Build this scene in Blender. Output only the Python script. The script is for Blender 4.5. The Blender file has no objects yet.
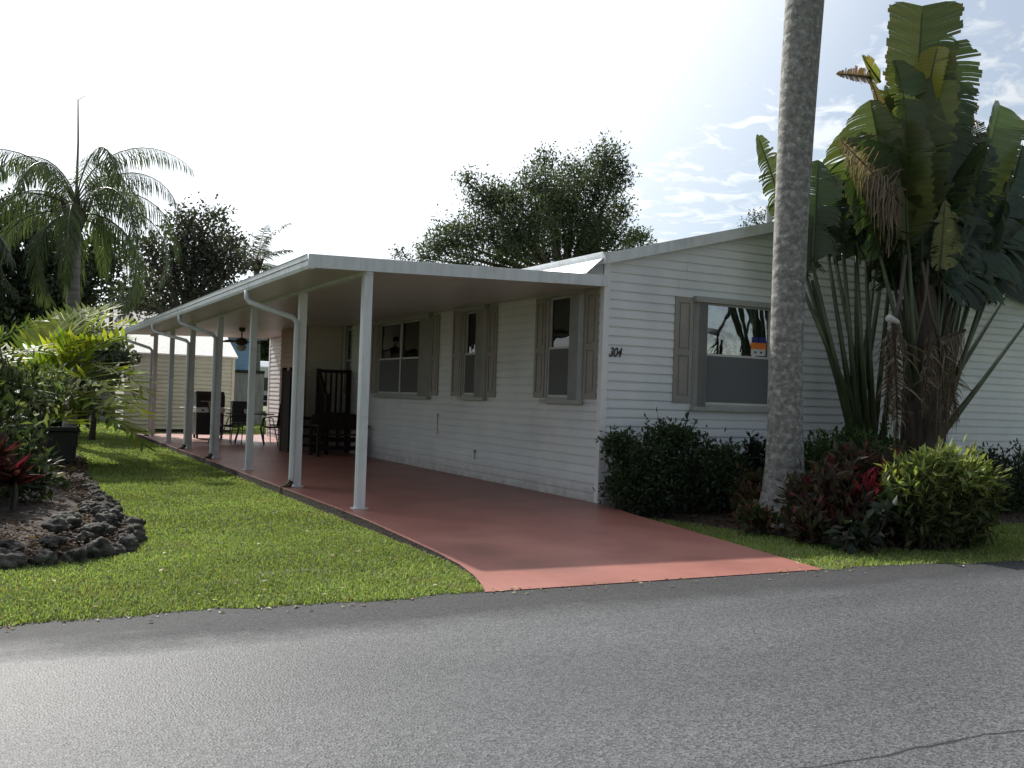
import bpy, math, random
import numpy as np
from mathutils import Vector, Matrix, noise
random.seed(7); RNG = np.random.default_rng(7)
scene = bpy.context.scene
COL = scene.collection

# ------------------------------------------------------------------ camera
CAMROT = Matrix(((0.88688, -0.04087, -0.46019), (-0.46190, -0.00269, -0.88693), (0.0, 0.0, 0.0)))
CP = Vector((-6.81, -10.60, 1.28))
def _cam_axes():
    f = 989.6
    def ray(px, py): return np.array([px - 512, -(py - 384), -f], float)
    d1 = ray(-4, 381); d1 /= np.linalg.norm(d1)
    d2 = ray(2410, 463); d2 -= d1 * d2.dot(d1); d2 /= np.linalg.norm(d2)
    d3 = np.cross(d2, d1)
    R = np.array([d2, d1, d3])
    a = R @ ray(598, 503); b = R @ ray(603, 276)
    D = 2.88 / (b[2] / np.hypot(*b[:2]) - a[2] / np.hypot(*a[:2]))
    return R, -D / np.hypot(*a[:2]) * a
RC, CC = _cam_axes()
CP = Vector(CC)
cam_d = bpy.data.cameras.new('camera'); cam = bpy.data.objects.new('camera', cam_d); COL.objects.link(cam)
cam.matrix_world = Matrix.Translation(CP) @ Matrix([list(map(float, r)) for r in RC]).to_4x4()
cam_d.sensor_width = 36; cam_d.lens = 989.6 / 1024 * 36
cam_d.clip_start = 0.1; cam_d.clip_end = 3000
scene.camera = cam
def at(px, py, Y):
    """world point at the real distance Y (metres along the long side of the house)"""
    d = RC @ np.array([px - 512, -(py - 384), -989.6]); k = (Y - CC[1]) / d[1]
    p = CC + k * d
    return Vector(p)

# ------------------------------------------------------------------ light
SUN_AZ = math.radians(-8.5)      # from +Y towards +X
SUN_EL = math.radians(39)
SV = Vector((math.sin(SUN_AZ) * math.cos(SUN_EL), math.cos(SUN_AZ) * math.cos(SUN_EL), math.sin(SUN_EL)))
sd = bpy.data.lights.new('sun', 'SUN'); so = bpy.data.objects.new('sun', sd); COL.objects.link(so)
sd.energy = 4.4; sd.angle = math.radians(0.9); sd.color = (1.0, 0.95, 0.87)
so.rotation_mode = 'QUATERNION'; so.rotation_quaternion = SV.to_track_quat('Z', 'Y')
scene.view_settings.view_transform = 'Standard'; scene.view_settings.look = 'None'
scene.view_settings.exposure = 0.50; scene.view_settings.gamma = 1.0

w = bpy.data.worlds.new('World'); scene.world = w; w.use_nodes = True
nt = w.node_tree; nt.nodes.clear(); N = nt.nodes.new; L = nt.links.new
out = N('ShaderNodeOutputWorld')
sky = N('ShaderNodeTexSky'); sky.sky_type = 'NISHITA'; sky.sun_disc = False
sky.sun_elevation = SUN_EL; sky.sun_rotation = SUN_AZ; sky.dust_density = 0.5; sky.air_density = 1.0
bg1 = N('ShaderNodeBackground'); bg1.inputs[1].default_value = 0.08; L(sky.outputs[0], bg1.inputs[0])
tc = N('ShaderNodeTexCoord')
sep = N('ShaderNodeSeparateXYZ'); L(tc.outputs['Generated'], sep.inputs[0])
def M(op, a, b=None, c=None, clamp=False):
    n = N('ShaderNodeMath'); n.operation = op; n.use_clamp = clamp
    for i, v in enumerate((a, b, c)):
        if v is None: continue
        if isinstance(v, (int, float)): n.inputs[i].default_value = v
        else: L(v, n.inputs[i])
    return n.outputs[0]
zz = M('MAXIMUM', M('ADD', sep.outputs[2], 0.12), 0.05)
comb = N('ShaderNodeCombineXYZ'); L(M('DIVIDE', sep.outputs[0], zz), comb.inputs[0]); L(M('DIVIDE', sep.outputs[1], zz), comb.inputs[1])
nz = N('ShaderNodeTexNoise'); nz.inputs['Scale'].default_value = 9.0; nz.inputs['Detail'].default_value = 7; nz.inputs['Roughness'].default_value = 0.6
nz.inputs['Distortion'].default_value = 0.7; L(comb.outputs[0], nz.inputs['Vector'])
nz2 = N('ShaderNodeTexNoise'); nz2.inputs['Scale'].default_value = 0.9; nz2.inputs['Detail'].default_value = 3; L(comb.outputs[0], nz2.inputs['Vector'])
cov = M('ADD', M('MULTIPLY', nz.outputs[0], 0.75), M('MULTIPLY', nz2.outputs[0], 0.6))
mr = N('ShaderNodeMapRange'); L(cov, mr.inputs[0]); mr.inputs[1].default_value = 0.55; mr.inputs[2].default_value = 0.76
dotn = N('ShaderNodeVectorMath'); dotn.operation = 'DOT_PRODUCT'; L(tc.outputs['Generated'], dotn.inputs[0]); dotn.inputs[1].default_value = SV
ds = M('MAXIMUM', dotn.outputs['Value'], 0.0)
# thin high cloud scatters sunlight forward: brighter towards the sun
glow = M('ADD', M('ADD', 0.24, M('MULTIPLY', M('POWER', ds, 1.6), 1.15)), M('MULTIPLY', M('POWER', ds, 24.0), 2.0))
veil = M('MULTIPLY', M('MAXIMUM', M('SUBTRACT', ds, 0.50), 0.0), 3.6)
fac = M('MAXIMUM', M('MULTIPLY', mr.outputs[0], 0.95), M('MINIMUM', veil, 0.95), clamp=True)
fac = M('MAXIMUM', fac, 0.42)
bg2 = N('ShaderNodeBackground'); bg2.inputs[0].default_value = (0.90, 0.95, 1.0, 1); L(glow, bg2.inputs[1])
mix = N('ShaderNodeMixShader'); L(fac, mix.inputs[0]); L(bg1.outputs[0], mix.inputs[1]); L(bg2.outputs[0], mix.inputs[2])
L(mix.outputs[0], out.inputs[0])

# ------------------------------------------------------------------ materials
def mat(name, c1, c2=None, rough=0.6, scale=4.0, bump=0.0, bscale=60.0, spec=0.5, metal=0.0, detail=6, contrast=(0.35, 0.65),
        trans=0.0, attr=False, coords='Object', stretch=(1, 1, 1), dirt=None):
    m = bpy.data.materials.new(name); m.use_nodes = True
    nt = m.node_tree; nt.nodes.clear(); n = nt.nodes.new; l = nt.links.new
    o = n('ShaderNodeOutputMaterial'); p = n('ShaderNodeBsdfPrincipled')
    p.inputs['Roughness'].default_value = rough; p.inputs['Metallic'].default_value = metal
    p.inputs['Specular IOR Level'].default_value = spec
    t = n('ShaderNodeTexCoord'); mp = n('ShaderNodeMapping'); mp.inputs['Scale'].default_value = stretch; l(t.outputs[coords], mp.inputs[0])
    col = None
    if attr:
        a = n('ShaderNodeAttribute'); a.attribute_name = 'Col'; col = a.outputs['Color']
    elif c2 is not None:
        x = n('ShaderNodeTexNoise'); x.inputs['Scale'].default_value = scale; x.inputs['Detail'].default_value = detail; x.inputs['Roughness'].default_value = 0.62
        l(mp.outputs[0], x.inputs['Vector'])
        r = n('ShaderNodeValToRGB'); r.color_ramp.elements[0].position = contrast[0]; r.color_ramp.elements[1].position = contrast[1]
        r.color_ramp.elements[0].color = (*c1, 1); r.color_ramp.elements[1].color = (*c2, 1)
        l(x.outputs[0], r.inputs[0]); col = r.outputs[0]
    if col is None: p.inputs['Base Color'].default_value = (*c1, 1)
    if dirt and col is not None:
        x = n('ShaderNodeTexNoise'); x.inputs['Scale'].default_value = dirt[1]; x.inputs['Detail'].default_value = 8; l(t.outputs[coords], x.inputs['Vector'])
        r = n('ShaderNodeMapRange'); r.inputs[1].default_value = 0.55; r.inputs[2].default_value = 0.75; r.inputs[4].default_value = dirt[2]; l(x.outputs[0], r.inputs[0])
        mx = n('ShaderNodeMixRGB'); l(r.outputs[0], mx.inputs[0]); l(col, mx.inputs[1]); mx.inputs[2].default_value = (*dirt[0], 1); col = mx.outputs[0]
    if col is not None: l(col, p.inputs['Base Color'])
    if bump:
        x = n('ShaderNodeTexNoise'); x.inputs['Scale'].default_value = bscale; x.inputs['Detail'].default_value = 5; l(mp.outputs[0], x.inputs['Vector'])
        b = n('ShaderNodeBump'); b.inputs['Strength'].default_value = 1.0; b.inputs['Distance'].default_value = bump; l(x.outputs[0], b.inputs['Height']); l(b.outputs[0], p.inputs['Normal'])
    sh = p.outputs[0]
    if trans:
        tr = n('ShaderNodeBsdfTranslucent'); g = n('ShaderNodeMixRGB'); g.blend_type = 'MULTIPLY'; g.inputs[0].default_value = 1.0; g.inputs[2].default_value = (1.35, 1.45, 0.7, 1)
        if col is not None: l(col, g.inputs[1])
        else: g.inputs[1].default_value = (*c1, 1)
        l(g.outputs[0], tr.inputs[0]); ms = n('ShaderNodeMixShader'); ms.inputs[0].default_value = trans; l(p.outputs[0], ms.inputs[1]); l(tr.outputs[0], ms.inputs[2]); sh = ms.outputs[0]
    l(sh, o.inputs[0])
    return m

MT = {}
MT['siding'] = mat('white_vinyl_siding', (0.66, 0.69, 0.71), (0.76, 0.77, 0.77), rough=0.5, scale=1.2, bump=0.0006, bscale=30, dirt=((0.42, 0.43, 0.40), 0.9, 0.30))
def splash(m, z0, z1, col):
    nt = m.node_tree; p = next(q for q in nt.nodes if q.type == 'BSDF_PRINCIPLED'); src = p.inputs['Base Color'].links[0].from_socket
    t = nt.nodes.new('ShaderNodeTexCoord'); sp = nt.nodes.new('ShaderNodeSeparateXYZ'); nt.links.new(t.outputs['Object'], sp.inputs[0])
    nz_ = nt.nodes.new('ShaderNodeTexNoise'); nz_.inputs['Scale'].default_value = 6; nz_.inputs['Detail'].default_value = 8; nt.links.new(t.outputs['Object'], nz_.inputs['Vector'])
    r = nt.nodes.new('ShaderNodeMapRange'); r.inputs[1].default_value = z1; r.inputs[2].default_value = z0; nt.links.new(sp.outputs[2], r.inputs[0])
    q = nt.nodes.new('ShaderNodeMath'); q.operation = 'MULTIPLY'; nt.links.new(r.outputs[0], q.inputs[0]); nt.links.new(nz_.outputs[0], q.inputs[1])
    x = nt.nodes.new('ShaderNodeMixRGB'); nt.links.new(q.outputs[0], x.inputs[0]); nt.links.new(src, x.inputs[1]); x.inputs[2].default_value = (*col, 1); nt.links.new(x.outputs[0], p.inputs['Base Color'])
splash(MT['siding'], 0.0, 0.35, (0.25, 0.20, 0.16))
MT['trim'] = mat('white_painted_trim', (0.72, 0.74, 0.75), (0.80, 0.80, 0.79), rough=0.45, scale=3)
MT['alum'] = mat('white_aluminium', (0.56, 0.59, 0.61), (0.70, 0.73, 0.75), rough=0.42, scale=9, stretch=(1, 1, .12), contrast=(.3, .6), dirt=((0.34, 0.33, 0.29), 3.5, 0.5))
MT['soffit'] = mat('carport_ceiling_panel', (0.52, 0.52, 0.50), (0.62, 0.62, 0.60), rough=0.36, scale=0.7, stretch=(1, 1, 1))
MT['shutter'] = mat('taupe_shutter_vinyl', (0.28, 0.26, 0.235), (0.33, 0.305, 0.275), rough=0.55, scale=3, bump=0.0008, bscale=50)
MT['frame'] = mat('grey_beige_window_aluminium', (0.30, 0.31, 0.29), (0.36, 0.365, 0.345), rough=0.45, scale=4)
MT['sash'] = mat('pale_window_sash', (0.50, 0.51, 0.49), (0.58, 0.58, 0.56), rough=0.4, scale=5)
MT['shingle'] = mat('roof_shingles_grey', (0.22, 0.21, 0.20), (0.36, 0.35, 0.33), rough=0.9, scale=14, bump=0.004, bscale=60)
MT['steel_dark'] = mat('dark_number_metal', (0.012, 0.012, 0.013), rough=0.4)
MT['blinds'] = mat('closed_beige_blinds', (0.30, 0.29, 0.26), (0.36, 0.35, 0.32), rough=0.7, scale=2)
MT['interior'] = mat('dim_interior_wall', (0.32, 0.30, 0.27), rough=0.9)
MT['brown_wood'] = mat('dark_brown_stained_wood', (0.020, 0.013, 0.011), (0.040, 0.025, 0.020), rough=0.75, spec=0.2, scale=6, stretch=(1, 1, 0.2), bump=0.001, bscale=40)
MT['tan'] = mat('tan_siding_panel', (0.42, 0.30, 0.22), (0.50, 0.37, 0.28), rough=0.6, scale=2)
MT['black'] = mat('black_powder_coat', (0.010, 0.010, 0.011), (0.022, 0.022, 0.024), rough=0.45, scale=8)
MT['steel'] = mat('stainless_trim', (0.50, 0.50, 0.50), (0.62, 0.62, 0.62), rough=0.3, metal=0.9, scale=8)
MT['sling'] = mat('tan_sling_fabric', (0.16, 0.125, 0.085), (0.24, 0.19, 0.13), rough=0.8, scale=30)
MT['darksling'] = mat('dark_grey_sling_fabric', (0.030, 0.030, 0.032), (0.06, 0.06, 0.06), rough=0.8, scale=30)
MT['cream'] = mat('cream_shed_siding', (0.52, 0.49, 0.38), (0.60, 0.57, 0.45), rough=0.6, scale=1.5, dirt=((0.32, 0.30, 0.24), 1.2, 0.4))
MT['warmsiding'] = mat('warm_white_siding', (0.60, 0.55, 0.47), (0.66, 0.61, 0.53), rough=0.55, scale=1.5)
MT['whiteroof'] = mat('pale_shed_shingles', (0.62, 0.61, 0.58), (0.78, 0.77, 0.74), rough=0.85, scale=10, bump=0.003, bscale=30)
MT['blue'] = mat('blue_house_siding', (0.20, 0.36, 0.55), (0.24, 0.41, 0.60), rough=0.6, scale=2)
MT['greyfence'] = mat('weathered_grey_fence_boards', (0.20, 0.195, 0.185), (0.30, 0.29, 0.275), rough=0.85, scale=3, stretch=(3, 3, .4))
MT['violet'] = mat('blue_violet_panel', (0.13, 0.14, 0.27), (0.17, 0.18, 0.33), rough=0.6, scale=2)
MT['rvwhite'] = mat('white_gelcoat', (0.70, 0.72, 0.74), rough=0.3)
MT['darkglass'] = mat('dark_window_glass', (0.02, 0.024, 0.03), rough=0.08)
MT['rubber'] = mat('black_rubber', (0.015, 0.015, 0.015), rough=0.8)
MT['bronze'] = mat('antique_bronze', (0.06, 0.045, 0.03), (0.10, 0.07, 0.045), rough=0.4, metal=0.6, scale=8)
MT['pot'] = mat('black_nursery_pot', (0.012, 0.012, 0.012), (0.025, 0.024, 0.022), rough=0.6, scale=5)
MT['rock'] = mat('dark_coral_rock', (0.02, 0.019, 0.016), (0.12, 0.113, 0.098), rough=0.95, scale=9, bump=0.03, bscale=18, contrast=(0.38, 0.72))
MT['stone_pale'] = mat('pale_stone', (0.45, 0.45, 0.44), (0.6, 0.6, 0.58), rough=0.7, scale=6)
MT['soil'] = mat('brown_mulch', (0.012, 0.008, 0.006), (0.055, 0.034, 0.025), rough=0.95, scale=22, bump=0.03, bscale=40)
MT['bark'] = mat('tree_bark', (0.05, 0.042, 0.034), (0.11, 0.095, 0.08), rough=0.95, scale=8, bump=0.01, bscale=20, stretch=(1, 1, .25))
MT['queentrunk'] = mat('ringed_grey_palm_bark', (0.13, 0.125, 0.115), (0.24, 0.23, 0.215), rough=0.9, scale=5, bump=0.01, bscale=9, stretch=(.3, .3, 3))
MT['petiole'] = mat('dark_green_petiole', (0.035, 0.05, 0.025), (0.09, 0.11, 0.05), rough=0.45, scale=3, stretch=(1, 1, .3))
MT['boot'] = mat('brown_fibrous_leaf_bases', (0.025, 0.019, 0.014), (0.085, 0.066, 0.048), rough=0.9, scale=9, stretch=(2, 2, .3), bump=0.02, bscale=22)
MT['leaf'] = mat('leaf_foliage', (0.05, 0.09, 0.03), rough=0.55, attr=True, trans=0.32, spec=0.25)
MT['leafmatte'] = mat('leaf_foliage_matte', (0.05, 0.09, 0.03), rough=0.6, attr=True, trans=0.25, spec=0.25)
MT['paddle'] = mat('paddle_leaf', (0.05, 0.09, 0.03), rough=0.36, attr=True, trans=0.22)
MT['dry'] = mat('dry_frond', (0.2, 0.15, 0.1), rough=0.8, attr=True, trans=0.2, spec=0.2)
MT['grass'] = mat('lawn_blades', (0.1, 0.17, 0.03), rough=0.6, attr=True, trans=0.4, spec=0.25)
MT['oak'] = mat('pole_wood', (0.10, 0.085, 0.07), rough=0.9)

def glass(name, refl, tint, rough=0.01):
    m = bpy.data.materials.new(name); m.use_nodes = True; nt = m.node_tree; nt.nodes.clear(); n = nt.nodes.new; l = nt.links.new
    o = n('ShaderNodeOutputMaterial'); g = n('ShaderNodeBsdfGlossy'); g.inputs['Roughness'].default_value = rough; t = n('ShaderNodeBsdfTransparent')
    t.inputs[0].default_value = (*tint, 1)
    fr = n('ShaderNodeFresnel'); fr.inputs[0].default_value = 1.5
    a = n('ShaderNodeMath'); a.operation = 'ADD'; a.inputs[1].default_value = refl; a.use_clamp = True; l(fr.outputs[0], a.inputs[0])
    tx = n('ShaderNodeTexCoord'); nz = n('ShaderNodeTexNoise'); nz.inputs['Scale'].default_value = 2.2; l(tx.outputs['Object'], nz.inputs['Vector'])
    b = n('ShaderNodeBump'); b.inputs['Distance'].default_value = 0.004; l(nz.outputs[0], b.inputs['Height']); l(b.outputs[0], g.inputs['Normal'])
    s = n('ShaderNodeMixShader'); l(a.outputs[0], s.inputs[0]); l(t.outputs[0], s.inputs[1]); l(g.outputs[0], s.inputs[2]); l(s.outputs[0], o.inputs[0])
    return m
MT['glass'] = glass('window_glass', 0.03, (0.75, 0.8, 0.8))
MT['glass_film'] = glass('reflective_window_glass', 0.38, (0.7, 0.75, 0.78))
def screen_mat():
    m = bpy.data.materials.new('insect_screen'); m.use_nodes = True; nt = m.node_tree; nt.nodes.clear(); n = nt.nodes.new; l = nt.links.new
    o = n('ShaderNodeOutputMaterial'); t = n('ShaderNodeBsdfTransparent'); t.inputs[0].default_value = (.6, .6, .6, 1); d = n('ShaderNodeBsdfDiffuse'); d.inputs[0].default_value = (.24, .25, .255, 1)
    x = n('ShaderNodeMixShader'); x.inputs[0].default_value = .6; l(t.outputs[0], x.inputs[1]); l(d.outputs[0], x.inputs[2]); l(x.outputs[0], o.inputs[0]); return m
MT['screen'] = screen_mat()

def painted_drive():
    m = mat('red_painted_concrete', (0.27, 0.105, 0.085), (0.40, 0.175, 0.145), rough=0.38, scale=1.1, bump=0.0012, bscale=120, detail=9,
            contrast=(0.3, 0.7), dirt=((0.17, 0.085, 0.07), 0.9, 0.75))
    return m
MT['drive'] = painted_drive()

def asphalt():
    m = bpy.data.materials.new('asphalt'); m.use_nodes = True; nt = m.node_tree; nt.nodes.clear(); n = nt.nodes.new; l = nt.links.new
    o = n('ShaderNodeOutputMaterial'); p = n('ShaderNodeBsdfPrincipled'); l(p.outputs[0], o.inputs[0])
    t = n('ShaderNodeTexCoord')
    v = n('ShaderNodeTexVoronoi'); v.inputs['Scale'].default_value = 95; l(t.outputs['Object'], v.inputs['Vector'])
    vc = n('ShaderNodeSeparateColor'); l(v.outputs['Color'], vc.inputs[0])
    v2 = n('ShaderNodeTexNoise'); v2.inputs['Scale'].default_value = 45; v2.inputs['Detail'].default_value = 6; v2.inputs['Roughness'].default_value = 0.75; l(t.outputs['Object'], v2.inputs['Vector'])
    big = n('ShaderNodeTexNoise'); big.inputs['Scale'].default_value = 0.45; big.inputs['Detail'].default_value = 7
    mp = n('ShaderNodeMapping'); mp.inputs['Scale'].default_value = (0.5, 1.6, 1); l(t.outputs['Object'], mp.inputs[0]); l(mp.outputs[0], big.inputs['Vector'])
    def math_(op, a, b, clamp=False):
        x = n('ShaderNodeMath'); x.operation = op; x.use_clamp = clamp
        for i, q in enumerate((a, b)):
            if isinstance(q, (int, float)): x.inputs[i].default_value = q
            else: l(q, x.inputs[i])
        return x.outputs[0]
    r = n('ShaderNodeValToRGB'); r.color_ramp.elements[0].position = 0.30; r.color_ramp.elements[1].position = 0.80
    r.color_ramp.elements[0].color = (0.030, 0.032, 0.036, 1); r.color_ramp.elements[1].color = (0.115, 0.118, 0.124, 1); l(math_('ADD', math_('MULTIPLY', v2.outputs[0], .45), math_('MULTIPLY', vc.outputs[0], .55)), r.inputs[0])
    r2 = n('ShaderNodeValToRGB'); r2.color_ramp.elements[0].position = 0.3; r2.color_ramp.elements[1].position = 0.7
    r2.color_ramp.elements[0].color = (0.62, 0.63, 0.66, 1); r2.color_ramp.elements[1].color = (1.4, 1.39, 1.36, 1); l(big.outputs[0], r2.inputs[0])
    mu = n('ShaderNodeMixRGB'); mu.blend_type = 'MULTIPLY'; mu.inputs[0].default_value = 1; l(r.outputs[0], mu.inputs[1]); l(r2.outputs[0], mu.inputs[2])
    # crack: a wandering line across the lane near the photographer
    s = n('ShaderNodeSeparateXYZ'); l(t.outputs['Object'], s.inputs[0])
    cn = n('ShaderNodeTexNoise'); cn.inputs['Scale'].default_value = 3.0; cn.inputs['Detail'].default_value = 8; cn.inputs['Roughness'].default_value = .6; l(t.outputs['Object'], cn.inputs['Vector'])
    line = math_('ADD', math_('SUBTRACT', s.outputs[1], math_('ADD', math_('MULTIPLY', s.outputs[0], CRK[0]), CRK[1])), math_('MULTIPLY', math_('SUBTRACT', cn.outputs[0], 0.5), 0.16))
    d = math_('ABSOLUTE', line, 0)
    ck = math_('MULTIPLY', math_('SUBTRACT', 1.3, math_('DIVIDE', d, 0.011), clamp=True), math_('ADD', math_('MULTIPLY', v2.outputs[0], 1.0), 0.5), clamp=True)
    ck = math_('MULTIPLY', ck, math_('GREATER_THAN', s.outputs[0], -5.6))
    mc = n('ShaderNodeMixRGB'); l(ck, mc.inputs[0]); l(mu.outputs[0], mc.inputs[1]); mc.inputs[2].default_value = (0.008, 0.008, 0.008, 1)
    # dark, freshly sealed strip along the lawn edge
    st = n('ShaderNodeMapRange'); st.inputs[1].default_value = -5.15; st.inputs[2].default_value = -4.70
    l(math_('ADD', s.outputs[1], math_('ADD', math_('MULTIPLY', math_('SUBTRACT', big.outputs[0], 0.5), 1.5), math_('MULTIPLY', math_('SUBTRACT', cn.outputs[0], 0.5), 0.5))), st.inputs[0])
    md = n('ShaderNodeMixRGB'); md.blend_type = 'MULTIPLY'; l(math_('MULTIPLY', st.outputs[0], 0.9), md.inputs[0]); l(mc.outputs[0], md.inputs[1]); md.inputs[2].default_value = (0.35, 0.35, 0.37, 1)
    l(md.outputs[0], p.inputs['Base Color'])
    p.inputs['Roughness'].default_value = 0.66; p.inputs['Specular IOR Level'].default_value = 0.35
    l(math_('ADD', math_('MULTIPLY', st.outputs[0], 0.22), math_('ADD', math_('MULTIPLY', big.outputs[0], 0.30), 0.48)), p.inputs['Roughness'])
    h = math_('ADD', math_('MULTIPLY', v.outputs['Distance'], 1.0), math_('MULTIPLY', v2.outputs[0], 0.35))
    b = n('ShaderNodeBump'); b.inputs['Distance'].default_value = 0.0026; b.inputs['Strength'].default_value = 0.9; l(h, b.inputs['Height']); l(b.outputs[0], p.inputs['Normal'])
    return m
def _gz(px, py, z):
    d = RC @ np.array([px - 512, -(py - 384), -989.6]); k = (z - CC[2]) / d[2]; return CC + k * d
_a, _b = _gz(830, 764, -.106), _gz(1024, 727, -.106)
CRK = ((_b[1] - _a[1]) / (_b[0] - _a[0]), 0); CRK = (CRK[0], _a[1] - CRK[0] * _a[0])
MT['asphalt'] = asphalt()
def ground_mat():
    m = mat('lawn_soil', (0.06, 0.08, 0.024), (0.12, 0.145, 0.045), rough=0.95, scale=3.5, bump=0.02, bscale=30, detail=10, dirt=((0.12, 0.09, 0.05), 0.8, 0.5))
    return m
MT['ground'] = ground_mat()

# ------------------------------------------------------------------ mesh helpers
def tag(o, label=None, cat=None, group=None, kind=None):
    if label: o['label'] = label
    if cat: o['category'] = cat
    if group: o['group'] = group
    if kind: o['kind'] = kind
    return o
def thing(name, label, cat, loc=(0, 0, 0), group=None):
    o = bpy.data.objects.new(name, None); o.empty_display_size = .2; COL.objects.link(o); o.location = loc
    return tag(o, label, cat, group)
def origin(o):
    p = Vector((0, 0, 0))
    while o is not None: p += o.location; o = o.parent
    return p
class MB:
    def __init__(s, f=None): s.v = []; s.f = []; s.m = f      # f maps local (u,d,z) to world
    def add(s, vs, fs):
        b = len(s.v)
        s.v += [tuple(s.m(*v)) if s.m else tuple(v) for v in vs]; s.f += [tuple(b + i for i in q) for q in fs]
    def box(s, x0, x1, y0, y1, z0, z1):
        s.add([(x0, y0, z0), (x1, y0, z0), (x1, y1, z0), (x0, y1, z0), (x0, y0, z1), (x1, y0, z1), (x1, y1, z1), (x0, y1, z1)],
              [(0, 3, 2, 1), (4, 5, 6, 7), (0, 1, 5, 4), (1, 2, 6, 5), (2, 3, 7, 6), (3, 0, 4, 7)])
        return s
    def prism(s, poly, y0, y1, axis='y'):
        n = len(poly)
        g = (lambda a, b, c: (a, c, b)) if axis == 'y' else ((lambda a, b, c: (c, a, b)) if axis == 'x' else (lambda a, b, c: (a, b, c)))
        s.add([g(a, b, y0) for a, b in poly] + [g(a, b, y1) for a, b in poly],
              [tuple(range(n)), tuple(range(2 * n - 1, n - 1, -1))] + [(i, (i + 1) % n, n + (i + 1) % n, n + i) for i in range(n)])
        return s
    def tube(s, pts, r, seg=8, caps=True):
        pts = [Vector(p) for p in pts]; n = len(pts)
        rs = list(r) if hasattr(r, '__len__') else [r] * n
        vs = []; fs = []; up = Vector((0.13, 0.21, 0.97))
        u0 = None
        for i, p in enumerate(pts):
            t = (pts[min(i + 1, n - 1)] - pts[max(i - 1, 0)]).normalized()
            if u0 is None: u0 = t.cross(up if abs(t.dot(up)) < .95 else Vector((1, 0, 0))).normalized()
            u0 = (u0 - t * u0.dot(t)).normalized(); w0 = t.cross(u0)
            for k in range(seg):
                a = 2 * math.pi * k / seg; vs.append(p + (u0 * math.cos(a) + w0 * math.sin(a)) * rs[i])
        for i in range(n - 1):
            for k in range(seg):
                fs.append((i * seg + k, i * seg + (k + 1) % seg, (i + 1) * seg + (k + 1) % seg, (i + 1) * seg + k))
        if caps: fs += [tuple(range(seg - 1, -1, -1)), tuple((n - 1) * seg + k for k in range(seg))]
        s.add(vs, fs); return s
    def lathe(s, c, prof, seg=16):
        c = Vector(c); vs = []; fs = []
        for r, z in prof:
            for k in range(seg):
                a = 2 * math.pi * k / seg; vs.append((c.x + r * math.cos(a), c.y + r * math.sin(a), c.z + z))
        for i in range(len(prof) - 1):
            for k in range(seg): fs.append((i * seg + k, i * seg + (k + 1) % seg, (i + 1) * seg + (k + 1) % seg, (i + 1) * seg + k))
        fs += [tuple(range(seg - 1, -1, -1)), tuple((len(prof) - 1) * seg + k for k in range(seg))]
        s.add(vs, fs); return s
    def build(s, name, m, parent=None, smooth=False, bevel=0, label=None):
        me = bpy.data.meshes.new(name); o0 = origin(parent)
        me.from_pydata([(a - o0.x, b - o0.y, c - o0.z) for a, b, c in s.v], [], s.f)
        import bmesh
        bm = bmesh.new(); bm.from_mesh(me); bmesh.ops.recalc_face_normals(bm, faces=bm.faces); bm.to_mesh(me); bm.free()
        me.materials.append(MT[m] if isinstance(m, str) else m)
        if smooth:
            for p in me.polygons: p.use_smooth = True
        o = bpy.data.objects.new(name, me); COL.objects.link(o); o.parent = parent
        if bevel:
            b = o.modifiers.new('bevel', 'BEVEL'); b.width = bevel; b.segments = 2; b.limit_method = 'ANGLE'
        if label: o['label'] = label
        return o
def npmesh(name, V, F, m, parent=None, col=None, smooth=False, label=None):
    """V (n,3) world, F (k,3|4) indices, col (n,3) per vertex"""
    o0 = origin(parent); V = V - np.array(o0)
    me = bpy.data.meshes.new(name); me.vertices.add(len(V)); me.vertices.foreach_set('co', V.astype(np.float32).ravel())
    k = F.shape[1]; me.loops.add(F.size); me.loops.foreach_set('vertex_index', F.astype(np.int32).ravel())
    me.polygons.add(len(F)); me.polygons.foreach_set('loop_start', np.arange(0, F.size, k, dtype=np.int32))
    me.polygons.foreach_set('loop_total', np.full(len(F), k, dtype=np.int32))
    if smooth: me.polygons.foreach_set('use_smooth', np.ones(len(F), bool))
    me.update(calc_edges=True)
    if col is not None:
        a = me.color_attributes.new('Col', 'FLOAT_COLOR', 'POINT'); c4 = np.ones((len(V), 4), np.float32); c4[:, :3] = col; a.data.foreach_set('color', c4.ravel())
    me.materials.append(MT[m] if isinstance(m, str) else m)
    o = bpy.data.objects.new(name, me); COL.objects.link(o); o.parent = parent
    if label: o['label'] = label
    return o
def unit(a): return a / np.maximum(np.linalg.norm(a, axis=-1, keepdims=True), 1e-9)
def leaf_geo(P, D, Nn, Ln, Wd, fold=0.25, bend=0.0):
    """leaves as folded diamonds: P base, D direction, Nn normal"""
    D = unit(D); S = unit(np.cross(D, Nn)); U = np.cross(S, D)
    Ln = Ln[:, None]; Wd = Wd[:, None]
    tip = P + D * Ln - U * Ln * bend
    mid = P + D * Ln * 0.45 + U * Wd * 0.0
    a = mid + S * Wd * .5 + U * Wd * fold; b = mid - S * Wd * .5 + U * Wd * fold
    V = np.stack([P, a, tip, b], 1).reshape(-1, 3); i = np.arange(len(P))[:, None] * 4
    F = np.concatenate([i + np.array([0, 1, 2]), i + np.array([0, 2, 3])], 0)
    return V, F
def rcol(n, base, var=0.3, hue=0.12, alt=None, palt=0.0):
    c = np.array(base)[None] * (1 + var * RNG.uniform(-1, 1, (n, 1))) * (1 + hue * RNG.uniform(-1, 1, (n, 3)))
    if alt is not None:
        k = RNG.random(n) < palt; c[k] = np.array(alt)[None] * (1 + var * RNG.uniform(-1, 1, (k.sum(), 1)))
    return np.clip(c, 0, 1)
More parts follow.
